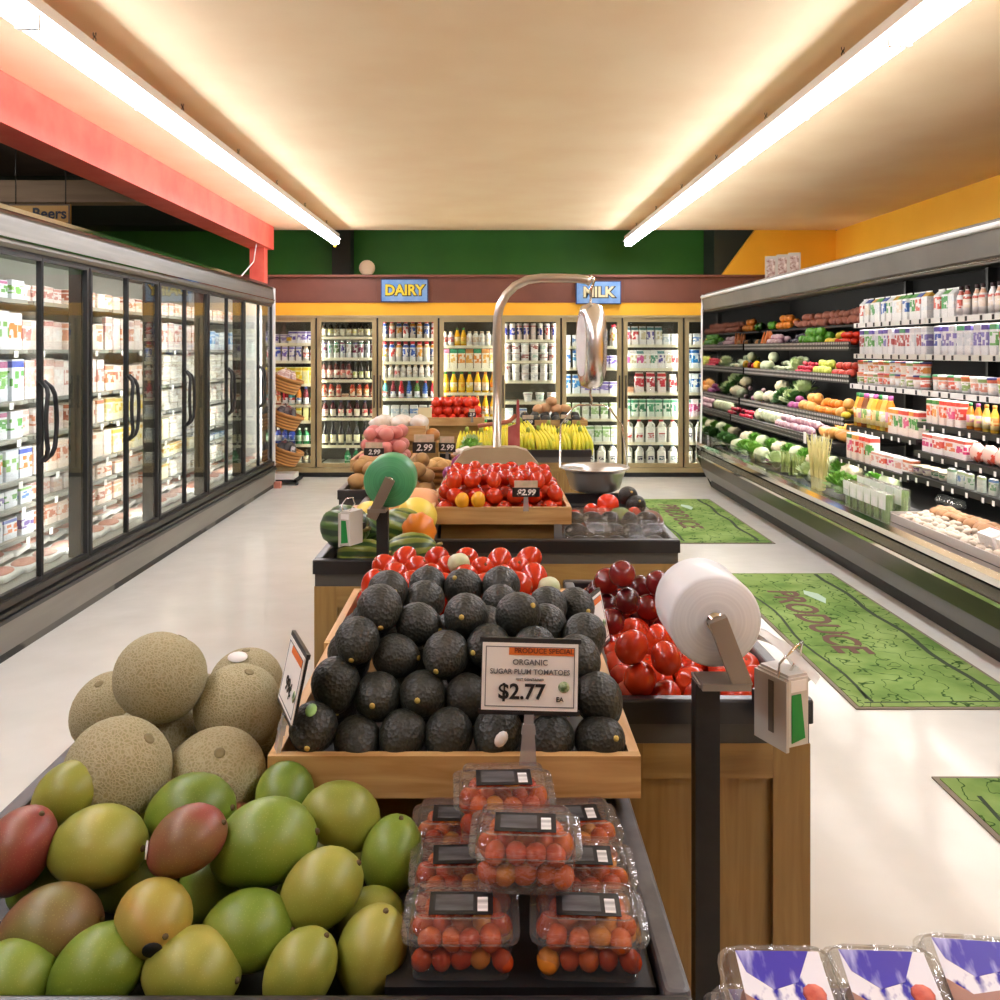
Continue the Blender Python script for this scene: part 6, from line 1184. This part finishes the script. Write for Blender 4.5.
for i in range(4):
    for j in range(3): spawn('tomr', (.38 + i * .085, 3.72 + j * .1, .836), 'red tomato in the hidden bottom layer of the middle table, %s from left, %s row' % (ORD[i], ORD[j]), 'hidden tomatoes of the middle table', (0, 0, 0), 1.0)
# ------------------------------------------------------------------ hanging scale
sx0 = .05; sy = 4.46
sc_ = thing('hanging_scale', (sx0, sy, TZ), 'chrome hanging produce scale with curved pipe stand and steel pan', 'scale')
M_pipe = mat('brushed_pipe', 'cfc8ba', .28, .9)
pts = [P(497, 455, sy), P(497, 380, sy), P(497, 330, sy)]
for px, py in ((497.5, 318), (500, 306), (506, 295), (515, 286), (527, 280), (541, 278), (560, 278), (577, 278.5), (587, 280), (591, 283)): pts.append(P(px, py, sy))
part(sc_, 'stand_pipe', MB().tube(pts, .0215, 12), M_pipe)
hd = MB(); poly = [(P(a, b_, sy).x, P(a, b_, sy).z) for a, b_ in ((436, 505), (441, 484), (452, 466), (464, 450), (476, 446.5), (516, 446.5), (527, 450), (538, 463), (546, 484), (550, 505))]
hd.prism(poly, sy - .05, sy + .05); part(sc_, 'base_cover', hd, mat('tan_cover', 'b8a684', .6, c2='ae9c7a', nscale=4), label='tan cover at the foot of the scale stand')
part(sc_, 'foot', MB().box(poly[0][0], poly[-1][0], sy - .06, sy + .06, TZ - .06, poly[0][1] + .002), M_oakx)
hk = [P(586, 281, sy), P(592, 276, sy), P(594.5, 279, sy), P(593, 284, sy), P(591, 290, sy), P(590.5, 304, sy)]
part(sc_, 'hook', MB().tube(hk, .007, 8), M_chrome)
cc = P(591, 346, sy)
dial = MB(); 
def dial_fn(d): return Vector((d.x * .078, d.y * .19, d.z * .212))
dl = []
K_ = []
for k in range(28):
    a = 2 * math.pi * k / 28; ex = 2.6; ca, sa = math.cos(a), math.sin(a); K_.append((abs(ca) ** (2 / ex) * (1 if ca > 0 else -1), abs(sa) ** (2 / ex) * (1 if sa > 0 else -1)))
prf = [(.0, -.05), (.8, -.05), (.95, -.04), (1.0, -.014), (1.0, .014), (.95, .04), (.8, .05), (.0, .05)]
vs = [Vector((x, r_ * u * .16, r_ * v_ * .212)) for r_, x in prf for u, v_ in K_]; fs = [(i * 28 + k, i * 28 + (k + 1) % 28, (i + 1) * 28 + (k + 1) % 28, (i + 1) * 28 + k) for i in range(len(prf) - 1) for k in range(28)]
Mz = Matrix.Translation(cc) @ Matrix.Rotation(R(6), 4, 'Z'); dial.add([Mz @ v_ for v_ in vs], fs, 0, True); part(sc_, 'dial_case', dial, mat('satin_chrome', 'f2f0ec', .27, 1.0))
part(sc_, 'dial_face', MB().add([Mz @ Vector((-.051, u * .11, v_ * .15)) for u, v_ in K_], [tuple(range(28))]), M_paper)
part(sc_, 'dial_face', MB().add([Mz @ Vector((.051, u * .11, v_ * .15)) for u, v_ in K_], [tuple(range(28))]), M_paper)
pc = P(595, 467, sy)
part(sc_, 'chain', MB().tube([P(591, 388, sy), P(590, 394, sy), P(592, 400, sy), P(591, 406, sy)], .006, 6), M_chrome)
bl = MB(); bl.tube([P(560, 468, sy), P(560.5, 425, sy), P(573, 408, sy), P(578, 405, sy), P(603, 405, sy), P(610, 409, sy), P(622, 425, sy), P(628, 468, sy)], .0055, 6); part(sc_, 'bail', bl, M_chrome)
pr = .168
pan = MB().lathe([(.10, -.115), (.122, -.105), (.135, -.06), (.148, -.02), (.152, -.012), (pr, -.006), (pr + .004, .0), (pr, .004), (.15, -.004), (.14, -.02), (.126, -.06), (.112, -.1), (.01, -.11)], 36, 0, Matrix.Translation(pc), cap=False); pan.lathe([(.001, -.1149), (.1, -.115)], 36, 0, Matrix.Translation(pc), cap=False)
part(sc_, 'pan', pan, mat('pan_steel', 'd4d0c8', .3, .85))
# ------------------------------------------------------------------ far tables
heap('spud' if 'spud' in KIND else 'onionY', -.72, -.5, 4.53, 4.53, .8, .1, 0, '', '') if False else None
fruit('spud', 'potato', 'potato', wob(.055, .042, .04, .06, 3, 4), mat('potato_skin', 'b08850', .7, c2='9a7444', nscale=14)); fruit('rspud', 'red_potato', 'potato', wob(.044, .04, .038, .05, 3, 8), mat('red_potato_skin', 'c8706c', .5, c2='d89a88', nscale=6))
fruit('garlic', 'garlic_bulb', 'garlic', wob(.034, .034, .03, .08, 6, 3), mat('garlic_skin', 'ece2d4', .5)); fruit('bag_w', 'white_bag', 'bag', wob(.08, .06, .05, .14, 6, 3), mat('white_film', 'e8e4de', .3, c2='d8c8b0', nscale=12))
heap('spud', -.72, -.44, 4.54, 4.95, .80, .1, 2, 'brown potato', 'far table left end', 1.0, shrink=.4)
crate(-.76, -.42, 5.0, 5.45, .885, .95, 'oak crate of red potatoes on the far table'); riser(-.70, -.46, 5.04, 5.42, .801, .885, 'oak riser under the red potato crate')
heap('rspud', -.73, -.45, 5.02, 5.43, .9, .086, 3, 'red potato', 'far potato crate', 1.0, shrink=.25, lift=.75)
crate(-.72, -.38, 5.55, 5.9, 1.0, 1.09, 'oak crate of white garlic bags behind the red potatoes'); riser(-.68, -.42, 5.58, 5.88, .801, .999, 'tall oak riser under the garlic crate')
for i in range(6): spawn('bag_w', (-.66 + (i % 3) * .115, 5.64 + (i // 3) * .15, 1.10), 'white garlic bag, %s from left, %s row, garlic crate' % (ORD[i % 3], ORD[i // 3]), 'garlic bags', (0, 0, i), .9)
spawn('onionY', (-.34, 5.62, 1.03), 'tan onion at the right end of the garlic crate', None, (0, 0, 0), 1.1)
solo('wooden_riser', MB().box(-.375, -.3, 5.55, 5.7, .8, .99), 'narrow oak block beside the garlic crate', 'riser', M_oakx)
# round baskets and onions
def basket(x, y, z, r, h, lb):
    t = thing('round_basket', (x, y, z), lb, 'basket'); part(t, 'basket_body', MB().lathe([(r * .8, 0), (r * .92, h * .6), (r, h), (r * .95, h), (r * .86, h * .5), (r * .76, .01), (.005, .008)], 18, cap=False).lathe([(.002, 0), (r * .8, 0)], 18, cap=False), M_wick, loc=(0, 0, 0)); part(t, 'rim', MB().lathe([(r * 1.0, h - .012), (r * 1.05, h - .008), (r * 1.05, h + .008), (r * .96, h + .008), (r * .96, h - .012)], 18, cap=False), mat('basket_rim', 'b07a3c', .5), loc=(0, 0, 0)); return t
basket(-.27, 4.95, .80, .1, .12, 'small round basket of tan ginger on the far table'); basket(-.12, 5.3, .80, .09, .14, 'small round basket of cream packets behind the purple onions')
for i in range(7): spawn('spud', (-.27 + .05 * math.cos(i * 1.05) * (i > 0), 4.95 + .05 * math.sin(i * 1.05) * (i > 0), .93 + .015 * (i == 0)), 'tan ginger root, %s in the small round basket' % ORD[i], 'ginger roots', (i, 0, i * 2), .7, [mat('ginger_skin', 'd8b070', .6, c2='c49a58', nscale=12)])
for i in range(7): spawn('garlic', (-.12 + .045 * math.cos(i * 1.05) * (i > 0), 5.3 + .045 * math.sin(i * 1.05) * (i > 0), .95 + .015 * (i == 0)), 'cream garlic bulb, %s in the second round basket' % ORD[i], 'garlic bulbs in the basket', (0, i, 0), 1.)
heap('onionP', -.24, -.04, 4.55, 4.8, .80, .085, 3, 'purple onion', 'far table front', 1.0, shrink=.3)
heap('spud', -.44, -.26, 4.55, 4.8, .80, .09, 2, 'brown root', 'far table middle', .95, shrink=.3)
black_sign(374, 456, 4.98, 'black price sign reading 2.99 in front of the red potatoes', '2.99', .11, .075, .06); black_sign(424, 453, 5.1, 'black price sign with white figures on a tall clip above the ginger basket', '2.99', .13, .105, .16); black_sign(447, 452, 5.2, 'smaller black price sign turned slightly, right of the one above the ginger', '2.99', .1, .09, .14, -12)
for i, y in enumerate((5.35, 5.6, 5.85)): well_ = spawn('lettuce' if i < 2 else 'pale', (-.1, y, .935), 'yellow-green leafy head behind the purple onions, %s from the front' % ORD[i], None, (0, 0, i), .5)
solo('wooden_riser', MB().box(-.22, -.03, 5.42, 6.0, .8, .88), 'low oak riser under the leafy heads', 'riser', M_oakx)
# bananas
bn = MB()
for k in range(5):
    a = (k - 2) * .16; pts = []
    for q in range(7):
        u = q / 6; pts.append(Vector(((k - 2) * .022 * (1 + .5 * u), -.06 * math.sin(u * 2.4) - .02, .19 - .185 * u)))
    bn.tube(pts, [.006, .012, .017, .018, .017, .012, .005], 7)
bst = MB().lathe([(.012, .18), (.016, .2), (.012, .22), (.003, .222)], 8, 0, Matrix.Translation((0, -.02, 0)))
kind('ban', 'banana_bunch', 'bananas', bn.mesh('banana_bunch', mat('banana_skin', 'e0d42c', .45, c2='b8c83a', nscale=6, nrange=(.45, .7))), (('stem', bst.mesh('stem', mat('banana_stem', '8a9a34', .6)), None),))
for r_i in range(2):
    for i in range(6):
        spawn('ban', (.07 + .118 * i + random.uniform(-.015, .015), 6.44 + .2 * r_i, .79 + .035 * r_i), 'yellow banana bunch, %s from left, %s row of the far table' % (ORD[i], ('front', 'back')[r_i]), 'banana bunches', (R(-24 + random.uniform(-8, 8)), R(random.uniform(-14, 14)), R(random.uniform(-25, 25))), random.uniform(.95, 1.12))
solo('wooden_riser', MB().box(-.19, -.03, 6.15, 6.6, 0, .8), 'oak stand under the end bananas left of the far table', 'stand', M_oakx)
for i in range(2): spawn('ban', (-.14 + .1 * i, 6.3, .80), 'yellow banana bunch on the stand left of the far table, the %s one' % ('left', 'right')[i], 'banana bunches', (R(-10), 0, 0), 1.)
# tomato crate and dark fruit crate behind the bananas
riser(-.44, -.04, 6.7, 7.05, .0, 1.0, 'tall oak stand under the far tomato crate'); crate(-.46, -.02, 6.66, 7.06, 1.0, 1.06, 'small oak crate of tomatoes high on the far stand')
heap('tomr', -.44, -.04, 6.68, 7.04, 1.01, .075, 3, 'red tomato', 'far tomato crate', 1.08, shrink=.25, lift=.75)
solo('price_card', MB().box(-.05, .05, -.002, .002, 0, .1), 'pale yellow price card left of the far tomato crate', 'price card', mat('pale_yellow_card', 'ece0b0', .6), loc=P(425, 421, 6.68)); black_sign(472, 417, 6.64, 'small black price sign at the right end of the far tomato crate', '2.9', .06, .06, .04)
riser(.25, .72, 6.86, 7.06, .801, .984, 'oak riser behind the bananas'); crate(.25, .76, 6.8, 7.08, .985, 1.03, 'oak crate of dark avocados and tan roots behind the bananas')
for i in range(6):
    for j in range(2): spawn('avo', (.29 + .078 * i, 6.85 + .09 * j, 1.03 + .02 * j), 'small dark avocado, %s from left, %s row of the far crate' % (ORD[i], ORD[j]), 'dark avocados in the far crate', (R(50), 0, i), 1.0)
for i, (x, z) in enumerate(((.46, 1.11), (.54, 1.10), (.50, 1.16), (.60, 1.10), (.40, 1.10))): spawn('spud', (x, 6.98, z), 'tan root on the dark avocados, %s from left' % ORD[(1, 2, 4, 3, 0)[i]] if False else 'tan root piled on the dark avocados, %s' % ('left of centre', 'centre', 'topmost', 'right', 'far left')[i], None, (0, 0, i), 1.0, [mat('tan_root', 'c49a6c', .6, c2='b08458', nscale=12)])
black_sign(528, 425, 6.78, 'black price sign at the left end of the dark avocado crate', '1.99', .1, .075, .03); black_sign(566, 424, 6.78, 'black price sign at the right end of the dark avocado crate', '99', .09, .07, .03)
# red stand behind the scale
rs = thing('red_stand', (.23, 6.0, 0), 'small dull red stand with a side arm behind the scale cover', 'stand')
px0 = lambda a, b_: P(a, b_, 6.2)
q0, q1 = px0(508, 450), px0(519, 424); M_rst = mat('dull_red', '9a3c3c', .5, c2='b0605a', nscale=9)
part(rs, 'body', MB().prism([(q0.x, .0), (q1.x, .0), (q1.x + .005, q1.z), (q1.x, px0(0, 400).z), (q1.x - .015, px0(0, 400).z), (q1.x - .02, q1.z), (q0.x, q1.z - .02)], 6.17, 6.23), M_rst)
part(rs, 'side_arm', MB().tube([px0(516, 415), px0(510, 421), px0(500, 423), px0(478, 426)], .014, 8), mat('dull_orange_red', 'b86a50', .5))

#@@END
